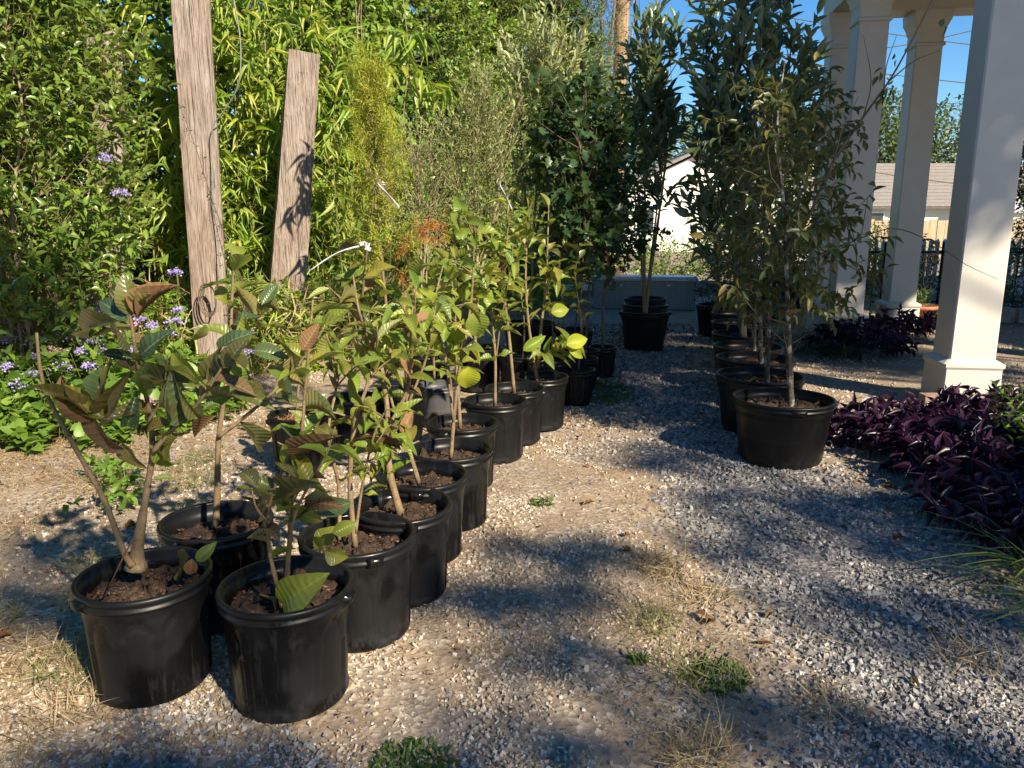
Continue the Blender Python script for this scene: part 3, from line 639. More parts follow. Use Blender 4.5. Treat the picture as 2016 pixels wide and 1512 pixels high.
gs = thing('iron_scrollwork', 'round black iron scrollwork ornament standing behind the middle column', 'ornament', (*at(1812, 600, 11.6)[:2], 0))
mb = MB(); mb.tube([(0, 0, 0), (0, 0, .95)], .014, 6); obj('stake', mb.build('stake', M['iron']), gs)
for (cx, cz, r0, tu, sg) in [(.0, .98, .17, 1, 1), (.10, .86, .09, 1.6, 1), (-.1, .84, .09, 1.6, -1), (.08, .66, .08, 1.5, -1), (-.08, .62, .08, 1.5, 1), (.12, 1.06, .06, 1.3, 1), (.07, .46, .07, 1.5, 1), (-.07, .42, .07, 1.4, -1)]:
    a = np.linspace(0, tu * 6.28, 34); rr = r0 * (1 - .75 * a / a[-1] * (tu > 1))
    mb = MB(); mb.tube(np.stack([cx + sg * rr * np.cos(a), np.zeros(34), cz + rr * np.sin(a)], -1), .013, 5); obj('scroll', mb.build('scroll', M['iron']), gs)
# low stone border
M['bstone'] = simple('border_stone', (.16, .15, .14), (.38, .36, .33), 9, .9, None, .6, .03)
sb = thing('stone_border', 'low border of rough grey stones in front of the iron fence', 'stone border', (6.6, 10.9, 0))
for i in range(12):
    r = np.random.default_rng(i); V = CUBE * (.2 + .05 * r.random(), .13, .10) * r.uniform(.85, 1.1, (8, 1)) + (-.9 + i * .42, r.normal() * .03, .10)
    obj('stone', mesh('stone', V, CUBEQ, None, M['bstone'], False), sb)
tt = thing('landscape_timber', 'weathered landscape timber edging the bed behind the toolbox', 'timber edging', (3.0, 15.2, 0))
for i in range(3): bx('timber', (-1.7 + i * 1.85, 0, .12 + .02 * (i % 2)), (1.8, .2, .24), 'post', tt)
pt_ = thing('planter', 'white block and plank stack beside the toolbox', 'planter', (1.0, 13.2, 0))
bx('block', (.0, 0, .13), (.36, .3, .26), 'bstone', pt_); bx('plank', (.05, 0, .30), (.6, .35, .07), 'trim', pt_)
# terracotta pot with seedlings by the far column
M['terra'] = simple('terracotta', (.30, .11, .055), (.42, .18, .10), 12, .8, None, .1, .003)
tp = thing('terracotta_pot', 'terracotta bowl with thin green seedlings behind the middle column', 'pot', (*at(1808, 612, 10.9)[:2], 0))
mb = MB(); a = np.arange(24) / 24 * 6.283
mb.loft([np.column_stack([r * np.cos(a), r * np.sin(a), np.full(24, z)]) for r, z in [(.17, 0), (.25, .2), (.27, .2), (.27, .25), (.24, .25), (.23, .19)]]); obj('bowl', mb.build('bowl', M['terra']), tp)
B = np.column_stack([rng.normal(size=(40, 2)) * .08, np.full(40, .18)])
obj('seedling', leafmesh('seedling', [twigs(B, rdir(40, 2.5), .3, 8, .05, .018, TPL['small'])], M['weed']), tp)

# ================================================================== POTS AND SAPLINGS
def pot_meshes(key, rt, rb, h, style, mat):
    n = 120; a = np.arange(n) / n * 2 * math.pi; zs = np.linspace(0, h - .035, 26); rings = []
    for z in zs:
        r = rb + (rt - rb) * z / h + np.zeros(n)
        if z < .012: r -= .006
        if style == 'panel':
            k = 10; u = ((a / (2 * math.pi) * k) % 1) * 2 - 1; zt = h * .80 - .10 * (1 - np.sqrt(np.clip(1 - (u / .84) ** 2, 0, 1)))
            ins = (np.abs(u) < .84) & (z < zt) & (z > .015); edge = ins & ((np.abs(u) > .74) | (z > zt - .02))
            r = r - .005 * ins - .0035 * edge
            if z > h * .845: r = r + .005
        elif style == 'rib':
            r = r + .0035 * np.sign(np.sin(a * 20)) * (.04 < z < h * .8); r = r + (.004 if z > h * .82 else 0)
        else:
            r = r + (.006 if z > h * .78 else 0) + (.002 if abs(z - h * .4) < .012 else 0)
        rings.append(np.column_stack([r * np.cos(a), r * np.sin(a), np.full(n, z)]))
    for r, z in [(rt - .007, h - .004), (rt - .008, h - .06), (rt - .016, h - .14)]:
        rings.append(np.column_stack([r * np.cos(a), r * np.sin(a), np.full(n, z)]))
    mb = MB(); mb.loft(rings, True, False); c0 = len(mb.V[0]); mb.add(np.vstack([rings[0], [(0, 0, 0)]]), None, [(n, (i + 1) % n, i) for i in range(n)])
    body = mb.build('pot', M[mat])
    prof = [(rt + .003, h - .042), (rt + .010, h - .040), (rt + .011, h - .032), (rt + .005, h - .028), (rt + .006, h - .020), (rt + .011, h - .015), (rt + .013, h - .006), (rt + .009, h + .000), (rt + .001, h + .001), (rt - .005, h - .004), (rt - .006, h - .012)]
    mb = MB(); mb.loft([np.column_stack([r * np.cos(a), r * np.sin(a), np.full(n, z)]) for r, z in prof], True, False); rim = mb.build('rim', M[mat])
    # grip tab under the rim
    mb = MB(); b = np.linspace(-.16, .16, 9); rr = []
    for (ra, z) in [(rt + .006, h - .05), (rt + .026, h - .036), (rt + .027, h - .018), (rt + .012, h - .012)]:
        fall = 1 - (b / .16) ** 4
        q = np.column_stack([(rt + .004 + (ra - rt - .004) * fall) * np.cos(b), (rt + .004 + (ra - rt - .004) * fall) * np.sin(b), np.full(9, z)]); rr.append(q)
    mb.loft(rr, False, False); grip = mb.build('grip', M[mat])
    # soil with bark chips
    nr = 12; mb = MB(); m = 40; aa = np.arange(m) / m * 6.283; r2 = np.random.default_rng(int(rt * 1000)); rings = []
    for i in range(nr + 1):
        r = (rt - .012) * (1 - i / nr) + .002; zz = h - .075 + .014 * r2.normal(size=m) * (1 if i else .4) + .012 * (i / nr)
        rings.append(np.column_stack([r * np.cos(aa), r * np.sin(aa), zz]))
    mb.loft(rings, True, False); soil = mb.build('soil', M['soil'])
    k = 500; rr = (rt - .02) * np.sqrt(r2.random(k)); th = r2.uniform(0, 6.28, k)
    chips = leafmesh('bark_chips', [cloud(np.column_stack([rr * np.cos(th), rr * np.sin(th), h - .066 + .008 * r2.random(k)]), r2.normal(size=(k, 3)) * (1, 1, .25), UP + r2.normal(size=(k, 3)) * .5, r2.uniform(.008, .028, k), r2.uniform(.005, .012, k), TPL['flat'])], M['chip'])
    return dict(body=body, rim=rim, grip=grip, soil=soil, chips=chips, h=h, rt=rt)
POT = {'std': pot_meshes('std', .187, .170, .362, 'panel', 'pot'), 'dry': pot_meshes('dry', .185, .168, .355, 'panel', 'pot_dry'), 'rib': pot_meshes('rib', .165, .14, .33, 'rib', 'pot_dry'), 'grey': pot_meshes('grey', .15, .135, .29, 'plain', 'pot_grey'),
       'squat': pot_meshes('squat', .285, .24, .38, 'plain', 'pot_dry'), 'tall': pot_meshes('tall', .265, .215, .42, 'plain', 'pot_dry'), 'small': pot_meshes('small', .125, .105, .28, 'rib', 'pot_dry')}
def potted(name, label, cat_, X, Y, key, group=None, rz=None):
    P = POT[key]; root = thing(name, label, cat_, (X, Y, 0), group); rz = random.uniform(0, 6.28) if rz is None else rz
    b = obj('pot', P['body'], root); b.rotation_euler.z = rz; q_ = random.uniform(-.025, .025); b.scale = (1 + q_, 1 - q_, 1 + random.uniform(-.02, .012))
    obj('rim', P['rim'], b); 
    g = obj('grip', P['grip'], b); g = obj('grip', P['grip'], b); g.rotation_euler.z = math.pi
    s = obj('soil', P['soil'], root); s.rotation_euler.z = rz * 2; s.scale = (.975, .975, 1); c = obj('bark_chips', P['chips'], s); c['kind'] = 'stuff'
    root['soil_z'] = P['h'] - .07; del root['soil_z']
    return root
def stem(root, pts, r0, r1, mat='stem', n=5, k=7, name='stem'):
    """pts in world"""
    p = spline(np.array(pts) - np.array(root.location), n); rad = np.linspace(r0, r1, len(p)) * (1 + .06 * np.sin(np.arange(len(p)) * 2.1)); 
    mb = MB(); mb.tube(p, rad, k); obj(name, mb.build(name, M[mat]), root); return p + np.array(root.location)
GOLD = 2.399
def leafy(root, path, t0, t1, n, L, mats, asp=.42, droop=.2, kind='ellip', up=.6, whorl=0):
    """leaves spirally along a path given in world coordinates"""
    path = np.asarray(path); s = np.concatenate([[0], np.cumsum(np.linalg.norm(np.diff(path, axis=0), axis=1))]); s /= s[-1]
    a = random.uniform(0, 6.28)
    for i in range(n):
        f = t0 + (t1 - t0) * (i + random.random() * .6) / n; f = min(f, 1)
        if whorl and random.random() < whorl: f = t1 - .06 * random.random()
        p = np.array([np.interp(f, s, path[:, k]) for k in range(3)]); q = np.array([np.interp(max(f - .06, 0), s, path[:, k]) for k in range(3)])
        T = nrm(np.array([np.interp(min(f + .01, 1), s, path[:, k]) for k in range(3)]) - q)
        a += GOLD; ref = nrm(np.cross(T, (.2, .95, .15))); rad = math.cos(a) * ref + math.sin(a) * np.cross(T, ref)
        d = T * (.35 + .45 * random.random()) + rad * (.9 - .3 * f); d[2] -= droop * random.uniform(.2, 1.6); d += np.random.default_rng(i).normal(size=3) * .12
        Ls = L * random.uniform(.65, 1.15); m = random.choices(list(mats), list(mats.values()))[0]
        put_leaf(root, p - np.array(root.location), d, T * .5 + UP * up + rng.normal(size=3) * .3, Ls, Ls * asp * random.uniform(.85, 1.2), m, kind)
OLD = {'sapdark': 6, 'sap': 3, 'brown': .6}; MIX = {'sap': 6, 'sapdark': 1.5, 'saplight': 3, 'brown': .7}; YOUNG = {'saplight': 6, 'sap': 4, 'sapyellow': .3, 'brown': .1}
def px(lst, Y):
    out = []
    for q in lst: out.append(at(q[0], q[1], q[2] if len(q) > 2 else Y))
    return out
def hand_leaves(root, lst, Yc, dy=.1, wide=.40):
    """leaves the photograph shows singly: (x0,y0,x1,y1,mat[,width factor])"""
    for q in lst:
        Yb = Yc + random.uniform(-dy, dy) * .4; b = at(q[0], q[1], Yb); t = at(q[2], q[3], Yb + random.uniform(-dy, dy)); d = t - b; L = np.linalg.norm(d) * 1.08
        W = L * (q[5] if len(q) > 5 else wide)
        n_ = np.array((random.uniform(-.6, .6), -.75, random.uniform(.2, .9)))
        put_leaf(root, b - np.array(root.location), d, n_, L, W, q[4], 'ellip')

# ---- three nearest pots
A = potted('potted_sapling', 'forked sapling with blue-green leathery leaves in a splashed black pot', 'potted plant', -1.135, 2.2, 'std', 'potted saplings in the left row', .9)
s1 = stem(A, px([(268, 1118), (272, 1070), (290, 960), (300, 885), (292, 800), (272, 720), (256, 620), (250, 560)], 2.19), .013, .003)
s2 = stem(A, px([(262, 1115), (243, 1085), (205, 985), (150, 885), (98, 790), (80, 730), (72, 655)], 2.16), .0105, .004)
s3 = stem(A, px([(301, 890), (335, 850), (385, 800), (430, 735), (455, 690)], 2.15), .008, .003)
s4 = stem(A, px([(292, 830), (320, 780), (330, 700)], 2.12), .005, .002)
mb = MB(); mb.tube(s1[:9] - np.array(A.location), [.036, .030, .025, .0215, .019, .017, .0155, .0142, .0125], 11); obj('root_flare', mb.build('root_flare', M['stem']), A)
hand_leaves(A, [(256, 622, 245, 545, 'sapdark', .55), (272, 628, 328, 540, 'brown', .28), (252, 632, 185, 578, 'sapdark', .3), (238, 634, 82, 642, 'sapdark', .2), (258, 680, 222, 640, 'sapdark', .6), (270, 708, 325, 645, 'sapdark', .35), (266, 706, 198, 694, 'sapdark', .5),
  (207, 826, 88, 738, 'sap', .3), (185, 820, 70, 756, 'sapdark', .32), (190, 830, 95, 742, 'brown', .35), (245, 885, 128, 824, 'brown', .3), (200, 802, 208, 712, 'sapdark', .4), (222, 828, 241, 740, 'sapdark', .2), (250, 838, 268, 782, 'sapdark', .6), (290, 845, 335, 832, 'sapdark', .5), (285, 780, 282, 722, 'sap', .5),
  (394, 774, 340, 698, 'sap', .42), (400, 770, 416, 680, 'sapdark', .38), (412, 766, 456, 684, 'sapdark', .4), (440, 725, 482, 668, 'sapdark', .45), (388, 812, 322, 752, 'sapdark', .6), (400, 806, 468, 756, 'sap', .34), (426, 818, 370, 862, 'brown', .42), (462, 768, 516, 778, 'sapdark', .42), (408, 660, 384, 656, 'sap', .9), (300, 875, 344, 944, 'saplight', .25), (430, 690, 470, 640, 'sapdark', .4), (300, 760, 355, 735, 'sapdark', .5), (240, 870, 262, 930, 'sapdark', .5), (330, 905, 300, 870, 'sapdark', .5), (350, 860, 300, 905, 'sap', .4)], 2.17)
hand_leaves(A, [(372, 1095, 352, 1130, 'sapdark', .6), (388, 1105, 420, 1070, 'sap', .5), (378, 1100, 372, 1140, 'brown', .6), (300, 945, 345, 940, 'saplight', .3)], 2.12)
mb = MB(); mb.tube(np.array(px([(212, 1162), (236, 1110), (262, 1060)], 2.07)) - np.array(A.location), .0025, 4); obj('pine_needle', mb.build('pine_needle', M['chip']), A)
B_ = potted('potted_sapling', 'low spotty sapling with yellowing leaves resting in a black pot of dark mulch', 'potted plant', -.677, 2.13, 'std', 'potted saplings in the left row', 2.95)
b1 = stem(B_, px([(556, 1195), (545, 1150), (530, 1080), (528, 1010), (545, 950), (575, 890)], 2.05), .008, .003); b2 = stem(B_, px([(566, 1195), (566, 1120), (572, 1040), (570, 960), (590, 890), (600, 780), (610, 660), (616, 590)], 2.1), .009, .003)
b3 = stem(B_, px([(572, 1050), (590, 990), (640, 900), (660, 840)], 2.0), .005, .002); b4 = stem(B_, px([(530, 1030), (505, 1000), (495, 960)], 2.0), .004, .002)
hand_leaves(B_, [(556, 1190, 605, 1145, 'sap', .62), (540, 1180, 520, 1195, 'brown', .8), (620, 1080, 660, 1030, 'sap', .55), (640, 1085, 685, 1105, 'sap', .7), (640, 1060, 610, 1085, 'sap', .6), (655, 1050, 700, 1030, 'sap', .6), (610, 1000, 560, 1030, 'sapdark', .5), (600, 990, 650, 985, 'brown', .4), (620, 1010, 690, 990, 'sapdark', .4),
  (520, 1020, 500, 970, 'brown', .6), (530, 990, 490, 1000, 'sapdark', .5), (540, 960, 490, 935, 'sapdark', .4), (505, 960, 470, 905, 'sapdark', .42), (560, 930, 600, 850, 'sap', .4), (600, 900, 632, 850, 'brown', .35), (590, 880, 560, 840, 'sapdark', .4), (575, 700, 590, 760, 'sapdark', .42), (595, 690, 625, 640, 'brown', .5), (605, 660, 585, 690, 'brown', .5), (610, 640, 660, 620, 'sap', .35), (545, 1000, 580, 960, 'sap', .5), (575, 1010, 640, 1020, 'sap', .5), (560, 985, 610, 950, 'sapdark', .5), (520, 1050, 495, 1035, 'sapdark', .6)], 2.06)
C_ = potted('potted_sapling', 'straight single stemmed sapling behind the forked one, in a wet black pot', 'potted plant', -1.07, 2.62, 'std', 'potted saplings in the left row', 4.2)
c1 = stem(C_, px([(425, 1035), (428, 960), (430, 870), (442, 780), (452, 700), (458, 560), (462, 500)], 2.62), .013, .003); c2 = stem(C_, px([(430, 860), (470, 830), (540, 770), (610, 690), (640, 640)], 2.6), .008, .003); c3 = stem(C_, px([(440, 800), (470, 700), (500, 640), (520, 590)], 2.66), .006, .002)
hand_leaves(C_, [(470, 830, 520, 890, 'sapdark', .42), (520, 790, 480, 740, 'sapdark', .5), (560, 750, 540, 690, 'sap', .5), (600, 700, 555, 670, 'sap', .5), (452, 590, 420, 565, 'sap', .6), (458, 570, 462, 600, 'sapdark', .6), (500, 690, 555, 690, 'sapdark', .5), (490, 680, 470, 620, 'sap', .45), (515, 600, 545, 560, 'sapdark', .4), (640, 640, 690, 600, 'sap', .4), (620, 680, 670, 690, 'saplight', .5), (540, 780, 590, 790, 'sapdark', .4), (450, 720, 490, 760, 'sap', .5)], 2.62)
leafy(C_, c3, .5, 1, 7, .13, OLD); leafy(C_, c2, .5, 1, 7, .13, OLD)
leafy(A, s1, .45, 1, 10, .12, OLD); leafy(A, s3, .3, 1, 7, .12, OLD); leafy(A, s4, .2, 1, 5, .11, OLD); leafy(B_, b2, .3, 1, 14, .12, MIX); leafy(B_, b1, .3, 1, 8, .11, MIX); leafy(B_, b3, .2, 1, 8, .11, MIX); leafy(C_, c1, .55, 1, 12, .13, MIX)
# ---- the row going back
ROW = [  # pixel of rim centre kept as world X, Y; stems as picture points at that depth
 ('D', -.535, 2.50, 'std', 'two stemmed spotted sapling beside the sapling with low yellowing leaves', [([(685, 1060), (688, 960), (700, 840), (722, 760), (735, 700), (745, 640)], .011), ([(668, 1062), (665, 960), (650, 850), (665, 740), (655, 650)], .008), ([(700, 1050), (712, 960), (740, 850), (770, 790)], .006)], 12, MIX, .13),
 ('E', -.425, 2.80, 'std', 'tan stemmed sapling with a lichen marked trunk and drooping olive leaves', [([(782, 1000), (766, 930), (762, 860), (755, 780), (728, 690), (715, 610), (700, 540)], .016), ([(795, 1005), (775, 990), (745, 900), (735, 860)], .006), ([(760, 850), (800, 770), (810, 690), (818, 600)], .008)], 12, MIX, .14),
 ('F', -.385, 3.15, 'std', 'sapling with brown speckled leaves in a deep black pot with a torn rim', [([(808, 925), (800, 850), (803, 760), (812, 680), (822, 560)], .011), ([(803, 850), (775, 800), (750, 700), (690, 600), (640, 560)], .007), ([(802, 800), (840, 700), (850, 620), (870, 520)], .006)], 12, MIX, .14),
 ('G', -.29, 3.52, 'std', 'sapling with one large bright yellow round leaf low on its stem', [([(885, 885), (893, 830), (902, 740), (925, 610), (932, 500), (935, 420)], .011), ([(893, 830), (875, 700), (845, 590), (838, 500)], .007)], 14, YOUNG, .15),
 ('H', -.27, 4.05, 'dry', 'leafy light green sapling with two tan stems', [([(895, 810), (900, 740), (898, 640), (890, 540), (895, 440)], .012), ([(890, 810), (885, 740), (862, 640), (850, 560)], .007), ([(902, 700), (940, 600), (945, 520)], .006)], 17, YOUNG, .16),
 ('I', -.10, 4.55, 'dry', 'slender sapling with drooping yellow-green leaves and broken bare twigs', [([(972, 785), (975, 700), (968, 620), (958, 520)], .011), ([(975, 720), (985, 640), (1000, 560), (1010, 480)], .006)], 13, YOUNG, .15),
 ('J', .02, 4.92, 'dry', 'tall tan stemmed sapling with narrow leaves and a white ribbon on top', [([(1008, 750), (1002, 660), (992, 560), (998, 470), (1000, 380)], .013), ([(996, 580), (975, 510), (965, 440)], .006)], 15, {'sap': 4, 'saplight': 4}, .15),
 ('K', .20, 5.28, 'dry', 'twin stemmed sapling with big round leaves reaching over the gravel', [([(1045, 725), (1042, 650), (1035, 560), (1038, 470), (1045, 400)], .013), ([(1058, 725), (1066, 640), (1075, 560), (1078, 470), (1082, 390)], .013), ([(1060, 715), (1085, 700), (1115, 672)], .005)], 15, {'sap': 5, 'saplight': 3}, .17)]
rowobj = {}
for (k, X, Y, key, lab, stems, nl, mats, L) in ROW:
    r_ = potted('potted_sapling', lab, 'potted plant', X, Y, key, 'potted saplings in the left row'); rowobj[k] = r_
    for i, (pp, r0) in enumerate(stems):
        pts = px(pp, Y); pts[0][:2] = pts[0][:2] * .3 + np.array((X, Y)) * .7 if i == 0 else pts[0][:2]; pts[0][2] = min(pts[0][2], .31) if i == 0 else pts[0][2]
        for q in range(1, len(pts)): pts[q][1] += random.uniform(-.12, .12) * (q / len(pts))
        path = stem(r_, pts, r0, .003)
        leafy(r_, path, .3 if i == 0 else .25, 1, int(nl * 1.15) if i == 0 else int(nl * .8), L * .9, mats, .44 if k in 'GH' else .31, -.15 if k in 'JK' else .3, 'ellip', .6)
        for q in range(3):   # short side shoots with leaves
            f = random.uniform(.45, .9); j = int(f * (len(path) - 1)); p0 = path[j]; d = nrm(rng.normal(size=3) * (1, 1, .2) + (0, 0, .7)) * random.uniform(.1, .24)
            tw = stem(r_, [p0, p0 + d * .5 + (0, 0, .01), p0 + d], r0 * .4, .002, 'stem', 3, 5, 'side_shoot'); leafy(r_, tw, .2, 1, 4, L * .85, mats, .4, .25)
def face_leaf(root, x, y, Y, L, asp, mat, tip=(0, 0, -1)):
    put_leaf(root, at(x, y, Y) - np.array(root.location), tip, (.25, -1, .35), L, L * asp, mat, 'ellip', 0)
face_leaf(rowobj['G'], 922, 722, 3.35, .125, .85, 'sapyellow'); face_leaf(rowobj['G'], 935, 612, 3.4, .14, .8, 'saplight', (.15, 0, -1)); face_leaf(rowobj['G'], 905, 640, 3.45, .13, .6, 'saplight', (-.3, 0, -1))
face_leaf(rowobj['K'], 1115, 678, 5.1, .17, .62, 'sapyellow', (.8, 0, .25)); face_leaf(rowobj['K'], 1085, 615, 5.15, .14, .7, 'saplight', (.8, 0, .2)); face_leaf(rowobj['K'], 1120, 690, 5.1, .13, .5, 'saplight', (.8, 0, -.3)); face_leaf(rowobj['K'], 1030, 690, 5.1, .2, .4, 'saplight', (.6, 0, .4))
def ribbon(root, a, b, Y, wd=.02, sag=.02):
    a = at(*a, Y) - np.array(root.location); b = at(*b, Y - .1) - np.array(root.location); n = 9; V = []
    for i in range(n):
        f = i / (n - 1); p = a + (b - a) * f; p[2] += sag * math.sin(f * 3.14); o_ = np.array((.1, -.25, 1)) * wd / 2 * (1 if f > .05 else .5) + np.array((0, .006 * math.sin(f * 9), 0))
        V += [p - o_, p + o_]
    Q = [(2 * i, 2 * i + 2, 2 * i + 3, 2 * i + 1) for i in range(n - 1)]; me = mesh('tag_ribbon', V, Q, None, M['white']); o = obj('tag_ribbon', me, root)
    sm = o.modifiers.new('thickness', 'SOLIDIFY'); sm.thickness = .0012
ribbon(rowobj['J'], (982, 360), (1008, 412), 4.9, .016, 0)
# ---- second row of ribbed pots behind
r_ = potted('potted_sapling', 'ribbed black pot topped with orange pine straw and a curved green leaf shoot', 'potted plant', -1.235, 4.33, 'rib', 'ribbed pots behind the left row')
p_ = stem(r_, px([(585, 812), (588, 760), (598, 700), (606, 640)], 4.33), .009, .003); leafy(r_, p_, .3, 1, 9, .14, MIX)
hand_leaves(r_, [(568, 790, 540, 745, 'saplight', .4)], 4.3)
nS = 130; a = rng.uniform(0, 6.28, nS); rr = .12 * np.sqrt(rng.random(nS)); Pp = np.column_stack([rr * np.cos(a) - .03, rr * np.sin(a) - .02, .275 + .045 * rng.random(nS) * (1 - rr / .14)])
M['orangestraw'] = leafmat('orange_needles', [(.42, .17, .06), (.5, .24, .1), (.3, .11, .04), (.46, .28, .14)], None, .25, .7)
obj('straw_mulch', leafmesh('straw_mulch', [cloud(Pp, rng.normal(size=(nS, 3)) * (1, 1, .5) + (0, 0, .2), UP + rng.normal(size=(nS, 3)), rng.uniform(.03, .09, nS), .004, TPL['blade'])], M['orangestraw']), r_)
r_ = potted('potted_sapling', 'tall dark stemmed sapling flagged with a long white ribbon', 'potted plant', -.99, 4.75, 'rib', 'ribbed pots behind the left row')
p_ = stem(r_, px([(700, 785), (705, 700), (712, 600), (722, 500), (735, 400), (745, 345)], 4.75), .012, .004, 'stem_dark')
hand_leaves(r_, [(742, 350, 690, 358, 'sapdark', .28), (745, 352, 775, 400, 'sapdark', .45), (740, 380, 742, 430, 'sap', .5), (735, 400, 765, 420, 'sapdark', .4), (722, 480, 660, 500, 'sapdark', .4), (718, 520, 670, 560, 'sap', .4), (715, 540, 770, 520, 'sap', .4), (710, 580, 660, 620, 'sap', .42), (708, 600, 760, 620, 'sapdark', .4), (712, 560, 660, 545, 'sapdark', .4)], 4.75)
leafy(r_, p_, .35, .8, 14, .16, MIX); ribbon(r_, (722, 482), (610, 533), 4.7, .010, .03); ribbon(r_, (742, 360), (786, 408), 4.7, .015, 0)
mb = MB()
for dx, dz in ((.015, .03), (-.012, .04), (.02, -.02)): mb.box(at(718, 486, 4.68) - np.array(r_.location) + (dx, 0, dz * .5), (.034, .008, .022), np.array(Matrix.Rotation(dx * 20, 3, 'Y')))
obj('ribbon_knot', mb.build('ribbon_knot', M['white'], False), r_)
r_ = potted('potted_sapling', 'small sapling with pointed leaves in a faded grey pot', 'potted plant', -.52, 5.32, 'grey', 'ribbed pots behind the left row')
p_ = stem(r_, px([(855, 745), (853, 680), (850, 600), (852, 520)], 5.32), .010, .003); leafy(r_, p_, .25, 1, 16, .15, YOUNG)

# ================================================================== TALL POTTED TREES
FOL = {
 'olive': leafmat('olive_leaf', [(.17, .22, .07), (.25, .30, .10), (.13, .18, .06), (.33, .36, .14)], (.36, .40, .18), .25, .5),
 'silver': leafmat('silver_leaf', [(.26, .31, .11), (.34, .38, .15), (.19, .25, .09), (.42, .44, .20)], (.42, .46, .28), .3, .42),
 'cypress': leafmat('yellow_cypress', [(.32, .36, .05), (.42, .44, .06), (.26, .33, .05), (.48, .46, .08)], None, .45, .6),
 'rust': leafmat('rust_cypress', [(.42, .17, .04), (.52, .25, .07), (.33, .12, .035)], None, .4, .6),
 'oak': leafmat('oak_leaf', [(.024, .062, .022), (.036, .082, .028), (.055, .10, .03), (.018, .045, .02)], (.07, .11, .045), .3, .4),
 'magnolia': leafmat('sweetbay_leaf', [(.055, .11, .048), (.08, .14, .06), (.042, .09, .04), (.12, .17, .07)], (.28, .34, .24), .27, .3),
 'cherry': leafmat('yellowing_leaf', [(.05, .09, .028), (.075, .115, .03), (.15, .135, .035), (.045, .08, .028), (.20, .155, .04), (.06, .10, .03)], (.11, .13, .055), .38, .4),
 'shrub': leafmat('glossy_shrub_leaf', [(.08, .16, .03), (.13, .22, .035), (.20, .29, .045), (.06, .13, .028), (.27, .34, .07)], (.24, .31, .08), .3, .27),
 'bamboo': leafmat('bamboo_leaf', [(.21, .34, .04), (.29, .42, .055), (.14, .27, .04), (.38, .46, .07), (.48, .46, .11), (.20, .32, .05)], (.3, .39, .09), .42, .4),
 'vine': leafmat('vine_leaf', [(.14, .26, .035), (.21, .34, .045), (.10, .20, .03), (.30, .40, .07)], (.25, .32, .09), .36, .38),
 'podo': leafmat('podocarpus_leaf', [(.10, .19, .04), (.15, .26, .05), (.07, .13, .03), (.22, .30, .07)], None, .3, .4),
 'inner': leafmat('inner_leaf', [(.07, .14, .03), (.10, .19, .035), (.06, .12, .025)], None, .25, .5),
 'mist': leafmat('mistflower_leaf', [(.13, .24, .035), (.19, .31, .05), (.09, .18, .03), (.25, .36, .06)], None, .4, .45),
 'purple': leafmat('purple_heart_leaf', [(.022, .013, .035), (.034, .017, .050), (.015, .010, .025), (.055, .026, .06), (.028, .022, .03)], (.07, .03, .068), .18, .36, tcol=(1.4, .7, 1.1)),
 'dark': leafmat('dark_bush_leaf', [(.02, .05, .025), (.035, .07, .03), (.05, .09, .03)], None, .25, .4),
 'far': leafmat('far_tree_leaf', [(.075, .12, .03), (.11, .16, .04), (.06, .10, .028), (.15, .18, .05)], None, .3, .5),
 'autumn': leafmat('autumn_leaf', [(.2, .15, .04), (.3, .17, .05), (.12, .14, .04), (.24, .1, .04)], None, .35, .5),
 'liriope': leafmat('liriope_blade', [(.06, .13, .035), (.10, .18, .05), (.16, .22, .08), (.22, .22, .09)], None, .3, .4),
}
def near_on(paths, p):
    best = None
    for path in paths:
        d = np.linalg.norm((path - p) * (1, 1, .8) + (0, 0, .22), axis=1); j = int(np.argmin(d))
        if best is None or d[j] < best[0]: best = (d[j], path[j])
    return best[1]
def branches(root, paths, blobs, leaf, tpl, L, W, n=7, tl=.22, mat='stem_dark', nparts=120, spread=.8, droop=.15, up=.7, br=.006):
    """blobs: (centre, radii, number of twigs); each twig hangs on a branch that leaves the nearest trunk"""
    org = np.array(root.location); Bs = []; Ts = []; mb = MB()
    for c, r, k in blobs:
        u = nrm(rng.normal(size=(k, 3))) * (rng.random((k, 1)) ** .45); B = np.array(c) + u * np.array(r)
        T = nrm(u * (1, 1, .5) + (0, 0, up) + rng.normal(size=(k, 3)) * .35)
        Bs.append(B); Ts.append(T)
        for q in range(0, k, 3):
            b = B[q] + T[q] * tl * .6; p0 = near_on(paths, b); mid = (p0 + b) / 2 + np.array((0, 0, -.04)) + rng.normal(size=3) * .02
            mb.tube(np.array([p0, mid, b]) - org, [br, br * .7, br * .35], 4, False)
    B = np.concatenate(Bs); T = np.concatenate(Ts); stick(mb, B - org, T, tl, .0022)
    obj('branches', mb.build('branches', M[mat]), root)['kind'] = 'stuff'
    emit(root, twig_leaves(B, T, tl, n, L, W, spread=spread, droop=droop), FOL[leaf], tpl, nparts)
def blob(x, y, Y, rx, rz, k, ry=None): return (at(x, y, Y), (rx, ry or rx, rz), k)

